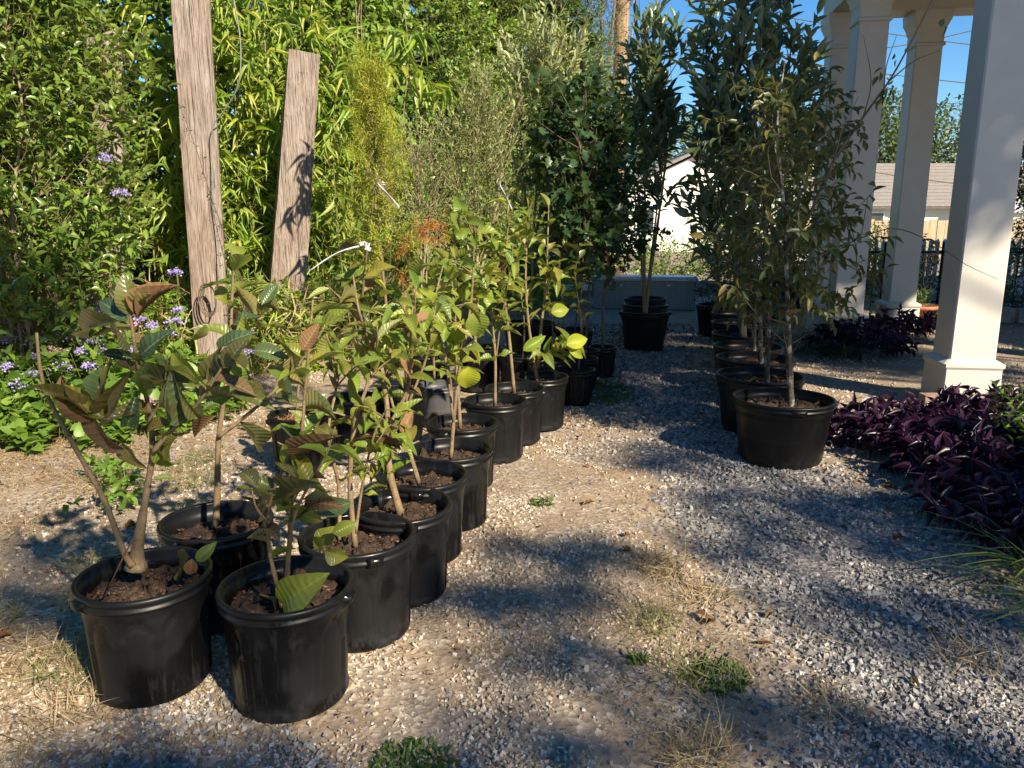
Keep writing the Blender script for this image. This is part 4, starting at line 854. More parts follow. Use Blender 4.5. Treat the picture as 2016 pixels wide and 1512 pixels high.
# behind the left row: cypress, olives, silver leaf, oak saplings
r_ = potted('potted_cypress', 'feathery yellow bald cypress in a ribbed black pot', 'potted tree', -.74, 4.95, 'rib', 'trees behind the left row')
p_ = stem(r_, px([(765, 770), (768, 680), (756, 560), (745, 440), (738, 300), (728, 170)], 4.95), .014, .004, 'stem')
B, T = [], []
for i in range(190):
    f = random.random() ** .8; z = .95 + f * 1.25; c = np.array([np.interp(z, p_[:, 2], p_[:, k]) for k in range(3)]); a = random.uniform(0, 6.28); w_ = .21 * (1 - f) ** .8 + .04
    B.append(c); T.append((math.cos(a) * w_, math.sin(a) * w_, .13 + .12 * random.random()))
B = np.array(B); T = np.array(T); l = np.linalg.norm(T, axis=1); mb = MB(); stick(mb, B - np.array(r_.location), T, l, .002); obj('branches', mb.build('branches', M['stem']), r_)
P0 = np.repeat(B, 3, 0) + np.repeat(T, 3, 0) * rng.uniform(.2, 1, (570, 1)); T0 = np.repeat(T, 3, 0) + rng.normal(size=(570, 3)) * .07
emit(r_, twig_leaves(P0, T0, .11, 20, .04, .0065, spread=1.1, droop=.0, jit=.15), FOL['cypress'], TPL['flat'], 0)
q = [(812, 455), (835, 440), (860, 435), (845, 465), (800, 480), (875, 450), (790, 545)]; B = np.repeat(np.array([at(x, y, 4.9) for x, y in q]), 9, 0) + rng.normal(size=(63, 3)) * .022
emit(r_, twig_leaves(B, rdir(63, -.6), .09, 18, .03, .005, spread=.9, droop=.1), FOL['rust'], TPL['flat'], 0, stuff='rusty_foliage')
r_ = potted('potted_olive', 'bushy grey-green olive in a black pot beyond the twin stemmed sapling', 'potted tree', -.28, 6.5, 'std', 'trees behind the left row')
ps = [stem(r_, px(q, 6.5), .014, .004, 'twig') for q in ([(935, 690), (938, 580), (940, 420), (930, 300), (945, 200)], [(940, 620), (920, 480), (900, 360)], [(940, 560), (975, 420), (990, 320)])]
branches(r_, ps, [blob(935, 330, 6.5, .36, .5, 150), blob(950, 250, 6.5, .22, .4, 80), blob(930, 450, 6.5, .3, .3, 60)], 'olive', TPL['small'], .055, .013, 13, .24, 'twig', 60, .6, 0, 1.1, .004)
r_ = potted('potted_olive', 'airy small leaved olive between the cypress and the bushy olive', 'potted tree', -.72, 6.3, 'std', 'trees behind the left row')
ps = [stem(r_, px(q, 6.3), .011, .003, 'twig') for q in ([(832, 690), (830, 560), (825, 420), (822, 300)], [(830, 560), (845, 430), (850, 320)])]
branches(r_, ps, [blob(828, 350, 6.3, .24, .42, 150), blob(825, 460, 6.3, .2, .25, 50)], 'olive', TPL['small'], .035, .008, 15, .2, 'twig', 0, .6, 0, 1.2, .003)
r_ = potted('potted_silverberry', 'pale silver leaved tree catching the sun above the oak saplings', 'potted tree', .18, 7.7, 'tall', 'trees behind the left row')
ps = [stem(r_, px(q, 7.7), .016, .004, 'twig') for q in ([(1046, 640), (1050, 480), (1060, 300), (1065, 90)], [(1050, 480), (1085, 320), (1110, 180)], [(1050, 500), (1030, 350), (1020, 160)])]
branches(r_, ps, [blob(1070, 200, 7.7, .42, .6, 130), blob(1085, 130, 7.7, .3, .35, 50), blob(1040, 360, 7.7, .3, .3, 40)], 'silver', TPL['magnolia'], .095, .028, 9, .28, 'twig', 150, .55, 0, 1.2, .005)
for i, (bx_, by, Y, tops, lab) in enumerate([(.60, 6.45, 6.45, [(1150, 660), (1145, 560), (1150, 420), (1140, 260)], 'dark lobed oak sapling just past the twin stemmed sapling'), (.66, 6.85, 6.85, [(1158, 650), (1160, 560), (1160, 430), (1165, 230)], 'dark oak sapling in the middle of the shaded oak pots'), (.84, 7.05, 7.05, [(1182, 660), (1188, 590), (1205, 500), (1200, 380), (1210, 260)], 'crooked trunked dark oak sapling nearest the toolbox path')]):
    r_ = potted('potted_oak', lab, 'potted tree', bx_, by, 'small', 'oak saplings behind the left row')
    pp = px(tops, Y); pp[0] = np.array((bx_, by, .22)); ps = [stem(r_, pp, .012, .004, 'stem_dark')]
    branches(r_, ps, [blob(tops[-2][0] - 25, 330, Y + .2, .36, .55, 85), blob(tops[-2][0] + 10, 450, Y, .3, .35, 60), blob(tops[-2][0] - 20, 250, Y + .3, .3, .4, 45)], 'oak', TPL['oak'], .105, .06, 6, .2, 'stem_dark', 100, .9, .1, .4, .004)
for i, (X, Y, k, lab) in enumerate([(.30, 6.0, 'std', 'thin leafy sapling in a wide black pot straight behind the twin stemmed sapling'), (.42, 6.35, 'std', 'thin leafy sapling in a wide pot between the twin stemmed sapling and the oaks'), (.52, 5.95, 'small', 'thin leafy sapling in a small ribbed pot touching the first oak pot'), (.08, 6.2, 'dry', 'thin leafy sapling in a shaded pot behind the ribbon topped sapling'), (.62, 7.6, 'std', 'thin leafy sapling in a shaded pot behind all the oak pots')]):
    r_ = potted('potted_sapling', lab, 'potted plant', X, Y, k, 'shaded pots behind the left row')
    p_ = stem(r_, [(X, Y, .25), (X + .02, Y, .6), (X - .03, Y + .05, 1.0), (X, Y, 1.25)], .009, .003, 'stem_dark'); leafy(r_, p_, .4, 1, 14, .14, MIX)

# right: three sweetbays in a line towards the toolbox
for i, (X, Y, tr, bl, lab) in enumerate([
    (1.50, 8.66, [[(1272, 625), (1280, 540), (1295, 440), (1310, 300), (1300, 140)], [(1268, 620), (1268, 520), (1270, 400), (1265, 200)]], [(1280, 190, .2, .45, 44), (1262, 300, .2, .35, 24), (1312, 270, .12, .35, 14), (1270, 100, .12, .25, 20), (1330, 110, .06, .3, 8)], 'tall sweetbay with three bare lower stems in a flared black pot on the path'),
    (1.64, 9.45, [[(1266, 610), (1262, 500), (1250, 380), (1245, 240)]], [(1250, 250, .25, .5, 30), (1300, 380, .2, .3, 14)], 'sweetbay standing second in line towards the toolbox'),
    (1.76, 10.15, [[(1275, 600), (1285, 480), (1300, 360), (1320, 200)]], [(1290, 220, .25, .6, 30)], 'sweetbay standing last in line, directly before the toolbox')]):
    r_ = potted('potted_sweetbay', lab, 'potted tree', X, Y, 'tall', 'sweetbays on the path')
    ps = []
    for q in tr:
        pp = px(q, Y); pp[0] = np.array((X + (pp[0][0] - X) * .3, Y, .33)); ps.append(stem(r_, pp, .024 if i == 0 else .018, .006, 'polewood'))
    branches(r_, ps, [blob(x, y, Y, a, b, k) for x, y, a, b, k in bl], 'magnolia', TPL['magnolia'], .185, .056, 6, .22, 'stem_dark', 120, .6, -.1, 1.1, .007)
# right: row of squat pots with lichen-barked trees in front, sweetbays behind
for i, (X, Y, key, tr, bl, lab) in enumerate([
    (2.20, 7.25, 'squat', [[(1462, 650), (1462, 560), (1462, 430), (1450, 250), (1455, 40)]], [(1450, 170, .32, .7, 90), (1490, 310, .4, .5, 80), (1410, 260, .2, .5, 45), (1540, 170, .28, .55, 60), (1440, 440, .25, .3, 35), (1460, 30, .18, .4, 26), (1550, 20, .1, .3, 14)], 'big sweetbay with a thick tan trunk in the row of squat pots'),
    (2.42, 8.1, 'squat', [[(1454, 630), (1440, 480), (1400, 300), (1390, 100)]], [(1405, 180, .22, .8, 60), (1395, 330, .15, .4, 24), (1410, 40, .14, .4, 22), (1430, 450, .2, .3, 24)], 'dense sweetbay behind the thick trunked one'),
    (2.62, 8.9, 'squat', [[(1448, 612), (1480, 450), (1540, 250), (1560, 60)]], [(1555, 200, .3, .6, 60), (1510, 100, .25, .5, 36), (1590, 330, .3, .45, 40)], 'dark sweetbay leaning towards the portico columns'),
    (2.62, 9.7, 'squat', [[(1420, 600), (1410, 480), (1380, 380), (1380, 260)]], [(1400, 430, .3, .3, 40), (1420, 500, .3, .3, 40)], 'low sweetbay at the far end of the squat pots')]):
    r_ = potted('potted_sweetbay', lab, 'potted tree', X, Y, key, 'sweetbays in the right row')
    ps = []
    for q in tr:
        pp = px(q, Y); pp[0] = np.array((X, Y, .29)); ps.append(stem(r_, pp, .036 if i == 0 else .022, .006, 'polewood' if i == 0 else 'stem_dark'))
    branches(r_, ps, [blob(x, y, Y, a, b, int(k * .52)) for x, y, a, b, k in bl], 'magnolia', TPL['magnolia'], .19, .060, 6, .22, 'stem_dark', 130, .6, -.1, 1.1, .007)
for i, (X, Y, tr, bl, lab) in enumerate([
    (1.64, 4.52, [[(1548, 785), (1552, 660), (1548, 520), (1540, 380), (1530, 240), (1545, 120)]], [(1545, 330, .17, .42, 34), (1590, 470, .22, .28, 30), (1510, 500, .2, .26, 26), (1640, 430, .18, .2, 14), (1535, 200, .13, .2, 14), (1650, 560, .16, .16, 10), (1570, 590, .2, .1, 14), (1490, 590, .16, .1, 9)], 'lichen barked tree with yellowing leaves in the wide front pot by the purple plants'),
    (1.71, 5.20, [[(1508, 745), (1512, 650), (1515, 520), (1500, 380), (1480, 220)]], [(1500, 400, .2, .45, 36), (1465, 520, .2, .25, 22), (1550, 300, .22, .3, 22), (1470, 260, .2, .3, 18), (1520, 600, .25, .12, 12)], 'lichen barked tree in the second wide pot with orange leaf litter'),
    (1.90, 5.92, [[(1492, 705), (1496, 620), (1490, 480), (1530, 320), (1560, 180)]], [(1530, 400, .28, .45, 30), (1470, 470, .25, .35, 20), (1590, 290, .25, .36, 24), (1560, 180, .2, .25, 14)], 'lichen barked tree third along the wide pots'),
    (2.02, 6.50, [[(1486, 680), (1488, 600), (1510, 450), (1540, 280), (1600, 160)]], [(1520, 500, .36, .34, 26), (1600, 430, .32, .36, 24), (1580, 250, .3, .34, 22)], 'lichen barked tree fourth along the wide pots')]):
    r_ = potted('potted_tree', lab, 'potted tree', X, Y, 'squat', 'lichen barked trees in the right row')
    ps = []
    for q in tr:
        pp = px(q, Y); pp[0] = np.array((X + .05, Y, .29)); ps.append(stem(r_, pp, .021, .004, 'lichen_stem', 7))
    if i == 0:
        ps.append(stem(r_, px([(1545, 500), (1590, 430), (1640, 320), (1700, 230), (1750, 160), (1790, 90), (1830, 10), (1850, -40)], 4.45), .010, .002, 'stem_dark', name='branch'))
        for q in ([(1700, 230), (1715, 160), (1700, 70)], [(1640, 320), (1660, 250), (1690, 190)], [(1750, 160), (1800, 120), (1850, 100)], [(1740, 180), (1745, 130), (1765, 70)], [(1600, 510), (1680, 475), (1760, 450), (1840, 480), (1900, 520), (1965, 550)], [(1620, 500), (1700, 540), (1750, 590)]):
            ps.append(stem(r_, px(q, 4.4), .0045, .0012, 'stem_dark', name='branch'))
        lf = [twig_leaves(np.array([at(x, y, 4.42)]), np.array([(random.uniform(-.5, .5), 0, -.6)]), .07, k, .062, .027, spread=.7, droop=.5) for x, y, k in [(1745, 175, 7), (1700, 235, 5), (1690, 260, 5), (1640, 330, 6), (1665, 290, 4), (1740, 130, 3), (1760, 100, 2), (1760, 165, 4), (1610, 400, 7), (1655, 200, 3), (1675, 440, 6), (1680, 560, 6), (1640, 620, 5), (1700, 520, 4), (1720, 590, 3), (1860, 30, 2)]]
        emit(r_, cat(*lf), FOL['cherry'], TPL['ellip'], 80)
        ribbon(r_, (1512, 430), (1524, 395), 4.4, .02, 0)
    branches(r_, ps, [blob(x, y, Y, a, b, int(k * .72)) for x, y, a, b, k in bl], 'cherry', TPL['ellip'], .086, .036, 7, .2, 'stem_dark', 130, .8, .45, .15, .004)
    if i == 1:
        nS = 60; a = rng.uniform(0, 6.28, nS); rr = .2 * np.sqrt(rng.random(nS)); obj('leaf_litter', leafmesh('leaf_litter', [cloud(np.column_stack([rr * np.cos(a) + .05, rr * np.sin(a), .32 + .02 * rng.random(nS)]), rng.normal(size=(nS, 3)) * (1, 1, .3), UP + rng.normal(size=(nS, 3)) * .4, rng.uniform(.04, .08, nS), .02, TPL['ellip'])], M['orangestraw']), r_)

# ================================================================== HEDGE AND SHRUBS ON THE LEFT
PATH = np.array([(-6.4, 3.6), (-5.0, 5.9), (-4.1, 7.7), (-2.9, 9.3), (-1.5, 10.9), (.1, 12.8), (1.15, 14.6), (1.5, 16.5)], float)
def hedge(n, u0, u1, z0, z1, depth, bulge=.5, setb=0.):
    u = rng.uniform(u0, u1, n); k = np.minimum(u.astype(int), len(PATH) - 2); f = u - k
    p = PATH[k] * (1 - f)[:, None] + PATH[k + 1] * f[:, None]; d = nrm(PATH[k + 1] - PATH[k]); nn = np.column_stack([d[:, 1], -d[:, 0], np.zeros(n)])
    z = rng.uniform(z0, z1, n); bl = (vnoise(u * 2.2, z * 1.0, 1.1) - .4) * bulge + (vnoise(u * 5, z * 2.2, 1.3) - .5) * bulge * .6
    off = bl - depth * rng.random(n) ** 1.6 - setb
    return np.column_stack([p, z]) + nn * off[:, None], nn
def hedge_tree(name, label, u0, u1, z1, leaf, tpl, n, k, L, W, depth=.7, bulge=.6, tl=.2, inner=900, droop=.1, setb=0., upb=.4, nt=3, nparts=0, cat_='tree', spread=.8):
    p = PATH[int((u0 + u1) / 2)] * .5 + PATH[int((u0 + u1) / 2) + 1] * .5; d = nrm(PATH[int(u0) + 1] - PATH[int(u0)]); base = (p[0] - d[1] * (1.0 + setb), p[1] + d[0] * (1.0 + setb), 0)
    root = thing(name, label, cat_, base, 'hedge trees on the left'); org = np.array(base)
    for i in range(nt):
        o_ = np.append(d, 0) * (i - (nt - 1) / 2) * (u1 - u0) * .55 * 1.6 / max(nt - 1, 1)
        pp = spline([o_ + (0, 0, -.1), o_ + rng.normal(size=3) * .15 + (0, 0, z1 * .35), o_ + rng.normal(size=3) * .3 + (0, 0, z1 * .8)], 5); mb = MB(); mb.tube(pp, np.linspace(.07, .02, len(pp)), 7); obj('trunk', mb.build('trunk', M['bark']), root)
    B, nn = hedge(n, u0, u1, .05, z1, depth, bulge, setb); T = nrm(nn * .8 + UP * upb + rng.normal(size=(n, 3)) * .5)
    mb = MB(); stick(mb, B - org - T * .25, T, tl + .25, .004); obj('twigs', mb.build('twigs', M['twig']), root)
    emit(root, twig_leaves(B, T, tl, k, L, W, droop=droop, spread=spread), FOL[leaf], tpl, nparts)
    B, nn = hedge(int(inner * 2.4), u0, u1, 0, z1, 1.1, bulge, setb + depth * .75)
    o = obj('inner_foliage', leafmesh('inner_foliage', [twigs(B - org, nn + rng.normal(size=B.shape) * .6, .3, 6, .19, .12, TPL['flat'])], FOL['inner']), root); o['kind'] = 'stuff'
    return root
hedge_tree('vine_covered_tree', 'tall tree draped with bright vine leaves behind the timber posts', 1.5, 4.1, 5.6, 'vine', TPL['heart'], 2600, 8, .085, .075, .8, .9, .25, 1300, .5, .0, .2, 4, 200)
hedge_tree('privet_tree', 'dense green broadleaf hedge tree behind the feathery cypress', 3.6, 5.2, 5.8, 'vine', TPL['flat'], 4200, 9, .08, .042, .7, .8, .24, 1000, .1, .1, .5, 3)
hedge_tree('podocarpus_tree', 'narrow leaved podocarpus hedge tree beside the blue sky', 4.9, 6.7, 7.5, 'podo', TPL['flat'], 4600, 12, .095, .016, .8, 1.0, .2, 1300, 0, .0, .5, 4)
hedge_tree('hedge_tree', 'shadowed green hedge tree behind the glossy shrub', 0, 1.6, 5.5, 'vine', TPL['flat'], 2600, 8, .09, .05, .8, .6, .22, 900, .2, .3, .3, 3)
# glossy shrub at the left edge
r_ = thing('glossy_shrub', 'large glossy leaved shrub with pale upright stems at the hedge end', 'shrub', (-3.7, 5.75, 0)); ps = []
for i in range(15):
    a = random.uniform(0, 6.28); rr = random.uniform(.05, .35); b = np.array((-3.75 + rr * math.cos(a), 5.8 + rr * math.sin(a) * .6, 0)); t = np.array((-3.75 + 2.6 * rr * math.cos(a) + random.uniform(-.2, .2), 5.75 + 2 * rr * math.sin(a), random.uniform(2.4, 3.9)))
    ps.append(stem(r_, [b, b * .6 + t * .4 + rng.normal(size=3) * .08, t * .75 + b * .25 + rng.normal(size=3) * .08, t], .016, .005, 'twig'))
branches(r_, ps, [((-3.75, 5.65, 1.3), (.75, .5, 1.0), 430), ((-3.75, 5.6, 2.4), (.75, .5, .8), 460), ((-4.2, 5.5, 1.8), (.5, .4, 1.4), 220), ((-3.65, 5.6, 3.3), (.75, .5, .7), 380), ((-3.3, 5.75, 1.0), (.45, .35, .7), 190), ((-3.25, 5.8, 2.6), (.4, .35, .9), 170), (at(215, 380, 5.9), (.22, .25, .7), 120), (at(225, 180, 5.9), (.2, .25, .5), 70)], 'shrub', TPL['ellip'], .088, .038, 8, .2, 'twig', 220, .8, .1, .7, .004)
# bamboo
r_ = thing('bamboo_clump', 'arching bamboo with long drooping bright green leaves around the timber posts', 'bamboo', (-2.7, 7.7, 0)); org = np.array(r_.location)
lv = []; mbt = MB()
for i in range(60):
    f = random.random(); b = np.array((-3.55 + 1.75 * f + random.uniform(-.2, .2), 7.45 + 1.75 * f + random.uniform(-.15, .55), 0)); hgt = random.uniform(1.4, 4.2); lean = np.array((random.uniform(-.2, .5), random.uniform(-.6, .05), 0)) * (.4 + hgt * .15)
    pts = [b, b + lean * .15 + (0, 0, hgt * .45), b + lean * .5 + (0, 0, hgt * .82), b + lean * 1.1 + (0, 0, hgt)]
    path = stem(r_, pts, .009, .003, 'stem_green', 5, 5, 'culm')
    for j in range(15):
        q = path[int((.15 + .85 * random.random()) * (len(path) - 1))]; d = nrm(np.array((random.uniform(-.6, .9), random.uniform(-1, .2), random.uniform(-.1, .6)))); l = random.uniform(.18, .4)
        stick(mbt, [q - org], [d], l, .0025)
        lv.append(twig_leaves(np.array([q + d * l * .4]), np.array([d]), l * .7, 6, .24, .032, spread=.75, droop=.55, nup=.4))
obj('twigs', mbt.build('twigs', M['stem_green']), r_); emit(r_, cat(*lv), FOL['bamboo'], TPL['bamboo'], 290)
n = 520; B = np.column_stack([rng.uniform(-3.6, -1.3, n), np.zeros(n), rng.uniform(.4, 4.2, n)]); B[:, 1] = 7.75 + (B[:, 0] + 3.6) * .75 + rng.uniform(-.1, .9, n)
r_ = thing('climbing_vine', 'broad leaved vine climbing through the bamboo behind the posts', 'vine', (-2.4, 8.3, 0)); emit(r_, twig_leaves(B, rdir(n, -.1) + (.2, -.6, 0), .25, 8, .085, .07, spread=.9, droop=.4), FOL['vine'], TPL['heart'], 150)
mb = MB()
for i in range(16):
    x = -3.5 + i * .14; y0 = 7.95 + (x + 3.6) * .75; mb.tube(spline([np.array((x, y0, 0)) - (-2.4, 8.3, 0)] + [np.array((x + random.uniform(-.25, .25), y0 + random.uniform(-.25, .15), z)) - (-2.4, 8.3, 0) for z in (1.1, 2.2, 3.3, 4.3)], 4), .006, 4)
obj('vine_stems', mb.build('vine_stems', M['twig']), r_)['kind'] = 'stuff'
r_ = thing('bamboo_spray', 'arching bamboo spray with yellow-green leaves above the feathery cypress', 'bamboo', (-1.3, 7.2, 0)); lv = []
for q in ([(700, 640), (690, 400), (730, 180), (790, 80), (830, 70)], [(700, 640), (720, 350), (800, 150), (870, 180)], [(690, 640), (660, 380), (660, 200), (700, 110)]):
    path = stem(r_, [np.array((-1.3, 7.2, 0))] + px(q, 6.9), .007, .002, 'stem_green', name='culm')
    for j in range(9):
        p0 = path[int((.45 + .55 * random.random()) * (len(path) - 1))]; d = nrm(np.array((random.uniform(-.4, 1), random.uniform(-.7, .2), random.uniform(-.5, .2)))); lv.append(twig_leaves(np.array([p0]), np.array([d]), .14, 6, .27, .034, spread=.7, droop=.5, nup=.4))
emit(r_, cat(*lv), FOL['bamboo'], TPL['bamboo'], 150)
# fine sedge-like growth and thatch at the foot of the hedge
B, nn = hedge(3800, 1.6, 5.2, .0, .75, .35, .5, -.75)
o = obj('undergrowth', leafmesh('undergrowth', [cloud(B * (1, 1, .6), nn * .5 + UP * .8 + rng.normal(size=B.shape) * .5, UP + rng.normal(size=B.shape), rng.uniform(.12, .3, len(B)), .010, TPL['blade'])], FOL['bamboo'])); tag(o, 'tangled grassy undergrowth along the foot of the hedge', 'undergrowth', kind='stuff')
B, nn = hedge(3000, 1.6, 4.6, .0, .6, .4, .5, -.9)
o = obj('thatch', leafmesh('thatch', [cloud(B * (1, 1, .6), nn * .6 + rng.normal(size=B.shape) * .6, UP + rng.normal(size=B.shape), rng.uniform(.1, .26, len(B)), .008, TPL['blade'])], M['straw'])); tag(o, 'dead tan bamboo thatch at the foot of the hedge', 'thatch', kind='stuff')
n = 5200; B = np.column_stack([rng.uniform(-3.3, -1.0, n), np.zeros(n), rng.random(n) ** 1.5 * .8]); B[:, 1] = 6.75 + (B[:, 0] + 3.3) * .35 + rng.uniform(0, .75, n); D = np.column_stack([rng.normal(size=n) * .6, rng.normal(size=n) * .5 - .3, rng.normal(size=n) * .7 + .25])
for nm, sl, mt, lab in (('undergrowth', slice(0, 2600), FOL['bamboo'], 'grassy green growth hiding the feet of the timber posts'), ('thatch', slice(2600, 5200), M['straw'], 'dead tan stalks heaped around the feet of the timber posts')):
    k = 2600; o = obj(nm, leafmesh(nm, [cloud(B[sl], D[sl], UP + rng.normal(size=(k, 3)), rng.uniform(.12, .34, k), rng.uniform(.008, .022, k), TPL['blade'])], mt)); tag(o, lab, nm, None, 'stuff')
B = B[rng.random(n) < .16]; o = obj('undergrowth', leafmesh('undergrowth', [twigs(B, rdir(len(B), .8), .15, 6, .08, .05, TPL['heart'])], FOL['vine'])); tag(o, 'broad leaved weeds between the timber posts', 'undergrowth', None, 'stuff')
# mistflower bed
r_ = thing('mistflower_bed', 'bed of lime green leaves with lavender mistflowers by the glossy shrub', 'flower bed', (-2.9, 5.2, 0)); org = np.array(r_.location)
n = 620; a = rng.uniform(0, 6.28, n); rr = np.sqrt(rng.random(n)); bx0 = -3.05 + 1.0 * rr * np.cos(a) + .25 * np.sin(a); by0 = 5.35 + .85 * rr * np.sin(a)
hh = .48 * np.clip(1.15 - rr ** 2, .15, 1) * np.clip((by0 - 4.3) * .9, .35, 1.15); B = np.column_stack([bx0, by0, hh * rng.uniform(.25, 1, n)])
emit(r_, twig_leaves(B, rdir(n, 1.4), .1, 6, .095, .07, spread=1.1, droop=.2, nup=1.2), FOL['mist'], TPL['heart'], 200)
mb = MB(); stick(mb, np.column_stack([bx0, by0, np.zeros(n)]) - org, rdir(n, 3), hh, .003); obj('stems', mb.build('stems', M['stem_green']), r_)['kind'] = 'stuff'
M['lav'] = leafmat('lavender_floret', [(.38, .32, .68), (.48, .42, .76), (.30, .24, .58), (.56, .50, .82)], None, .3, .7, tcol=(1.1, .9, 1.4))
M['pinkf'] = leafmat('pink_floret', [(.62, .28, .44), (.7, .42, .55), (.45, .15, .4)], None, .3, .7, tcol=(1.2, .8, 1.1))
fl = [(20, 632), (55, 640), (80, 668), (105, 690), (70, 700), (15, 720), (40, 755), (150, 660), (165, 640), (195, 612), (215, 615), (240, 608), (260, 640), (160, 690), (185, 670), (120, 720), (110, 600), (275, 628), (300, 640), (330, 655), (345, 630), (290, 790), (345, 535), (60, 585), (210, 310), (237, 378), (95, 582), (480, 650), (490, 690), (350, 610), (230, 650), (205, 690), (175, 720), (250, 690), (130, 655), (10, 668), (65, 735), (5, 610), (175, 610), (225, 630)]
for i, (x, y) in enumerate(fl):
    Yf = 5.0 + max(0, (760 - y)) * .0062 if y > 560 else 5.55
    c = at(x, y, Yf); k = 90; rad = random.uniform(.05, .085)
    if y > 560 and x < 460: c[2] = max(c[2], .2)
    P = np.column_stack([rng.normal(size=(k, 2)) * rad * .42, rng.normal(size=k) * rad * .16]); P[:, 2] -= (P[:, 0] ** 2 + P[:, 1] ** 2) * 4
    o = obj('flower_cluster', leafmesh('flower_cluster', [cloud(P, rdir(k, .8), rdir(k, .5), rng.uniform(.014, .024, k), .014, TPL['flat'])], M['lav'] if i % 9 != 3 else M['pinkf']), r_, c - org); o['kind'] = 'stuff'
    if y > 560: mb = MB(); mb.tube([(0, 0, -.02), (.01, .02, -.16), (.0, .04, -.3)], .003, 4); obj('flower_stalk', mb.build('flower_stalk', M['stem_green']), o)
# sprig of young plant at the left edge in front of the bed
for (x, y, n, lab) in [(-1.95, 3.55, 18, 'small round leaved green seedling on the bare thatch'), (-2.2, 4.0, 14, 'sparse round leaved seedling at the edge of the flower bed')]:
    B = np.column_stack([rng.normal(size=(n, 2)) * .07, np.abs(rng.normal(size=n)) * .07 + .05]); o = obj('seedling', leafmesh('seedling', [twigs(B, rdir(n, 1), .08, 6, .05, .035, TPL['heart'])], FOL['mist']), None, (x, y, 0)); tag(o, lab, 'seedling', None, 'stuff')
# wiry dark twiggy shrub before the tall post
r_ = thing('wiry_shrub', 'thin wiry dark twigged shrub in front of the tall post', 'shrub', (-2.05, 5.6, 0)); pz = []
for q in ([(485, 640), (455, 500), (420, 400), (385, 290), (355, 210)], [(485, 640), (450, 540), (425, 440), (405, 350)], [(485, 640), (480, 560), (440, 480)]): pz.append(stem(r_, [np.array((-2.05, 5.6, 0))] + px(q, 5.6), .006, .0015, 'stem_dark'))
B = np.concatenate([p[len(p) // 3:] for p in pz]); emit(r_, twig_leaves(B, rdir(len(B), .3), .06, 5, .026, .010, spread=1), FOL['dark'], TPL['flat'], 0)

# ================================================================== RIGHT: purple heart, liriope, dark bushes
def purple(cx, cy, ax, ay, n, hgt, label, nparts, rot=0.):
    r_ = thing('purple_heart_patch', label, 'plant', (cx, cy, 0), 'purple heart patches'); a = rng.uniform(0, 6.28, n); rr = np.sqrt(rng.random(n)); x = ax * rr * np.cos(a); y = ay * rr * np.sin(a); c_, s_ = math.cos(rot), math.sin(rot)
    B = np.column_stack([cx + x * c_ - y * s_, cy + x * s_ + y * c_, np.abs(rng.normal(size=n)) * .03 + hgt * rng.random(n) * np.clip(1.2 - rr ** 2, .2, 1)]); T = nrm(np.column_stack([np.cos(a) * rr * .7, np.sin(a) * rr * .7, np.full(n, .75)]) + rng.normal(size=(n, 3)) * .45)
    mb = MB(); stick(mb, B - np.array((cx, cy, 0)), T, .2, .005); stick(mb, np.column_stack([B[:, :2] - (cx, cy), np.zeros(n)]), rdir(n, 3), B[:, 2] + .03, .005); obj('stems', mb.build('stems', simple_purple), r_)
    emit(r_, twig_leaves(B, T, .18, 8, .108, .029, spread=.8, droop=.12, jit=.35), FOL['purple'], TPL['purple'], nparts)
simple_purple = simple('purple_stem', (.06, .02, .07), (.14, .05, .12), 20, .5, None, 0)
purple(2.62, 4.72, .6, .36, 120, .07, 'purple heart plants sprawling at the foot of the near column', 120, -.3)
purple(2.85, 3.95, .6, .66, 290, .15, 'dense dark purple heart mound beside the grassy liriope', 290, .1)
purple(3.35, 5.2, .55, .22, 80, .08, 'sunlit purple heart plants right under the near column', 60, -.2)
purple(2.3, 3.3, .3, .36, 80, .07, 'trailing purple heart stems spilling onto the gravel by the liriope', 90, .2)
purple(3.8, 8.4, .42, .5, 110, .16, 'shaded purple heart plants around the second column', 100)
purple(4.8, 9.6, .5, .3, 80, .2, 'shaded purple heart plants around the third column', 40)
def grassclump(x, y, n, L, W, label, leaf='liriope', r=.14, grp=None):
    a = rng.uniform(0, 6.28, n); rr = r * np.sqrt(rng.random(n)); P = np.column_stack([rr * np.cos(a), rr * np.sin(a), np.zeros(n)]); D = np.column_stack([np.cos(a) * .7, np.sin(a) * .7, np.ones(n)]) + rng.normal(size=(n, 3)) * .3
    Nn = np.column_stack([-np.cos(a), -np.sin(a), np.full(n, .9)]); o = obj('liriope_clump', leafmesh('liriope_clump', [cloud(P, D, Nn, L * rng.uniform(.6, 1.2, n), W, leaf_tpl(6, 'lance', .15, .75, cols=2))], FOL[leaf]), None, (x, y, 0)); tag(o, label, 'grass', grp)
grassclump(2.12, 2.88, 60, .42, .011, 'strappy green liriope clump in front of the purple mound'); grassclump(2.02, 2.55, 40, .4, .011, 'strappy liriope clump at the gravel edge with arching pale blades')
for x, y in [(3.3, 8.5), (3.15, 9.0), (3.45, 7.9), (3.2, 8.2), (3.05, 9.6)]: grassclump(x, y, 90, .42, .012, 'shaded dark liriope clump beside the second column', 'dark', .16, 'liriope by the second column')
r_ = thing('blue_salvia', 'pale green leafy sprig with small blue flowers rising over the purple mound', 'plant', (2.72, 3.95, 0)); B = np.column_stack([rng.normal(size=(12, 2)) * .06, np.full(12, .3)]); obj('foliage', leafmesh('foliage', [twigs(B, rdir(12, 2), .25, 9, .07, .02, TPL['ellip'])], FOL['mist']), r_); obj('flowers', leafmesh('flowers', [cloud(np.column_stack([rng.normal(size=(40, 2)) * .05, rng.uniform(.5, .6, 40)]), rdir(40), rdir(40), .015, .01, TPL['flat'])], M['lav']), r_)
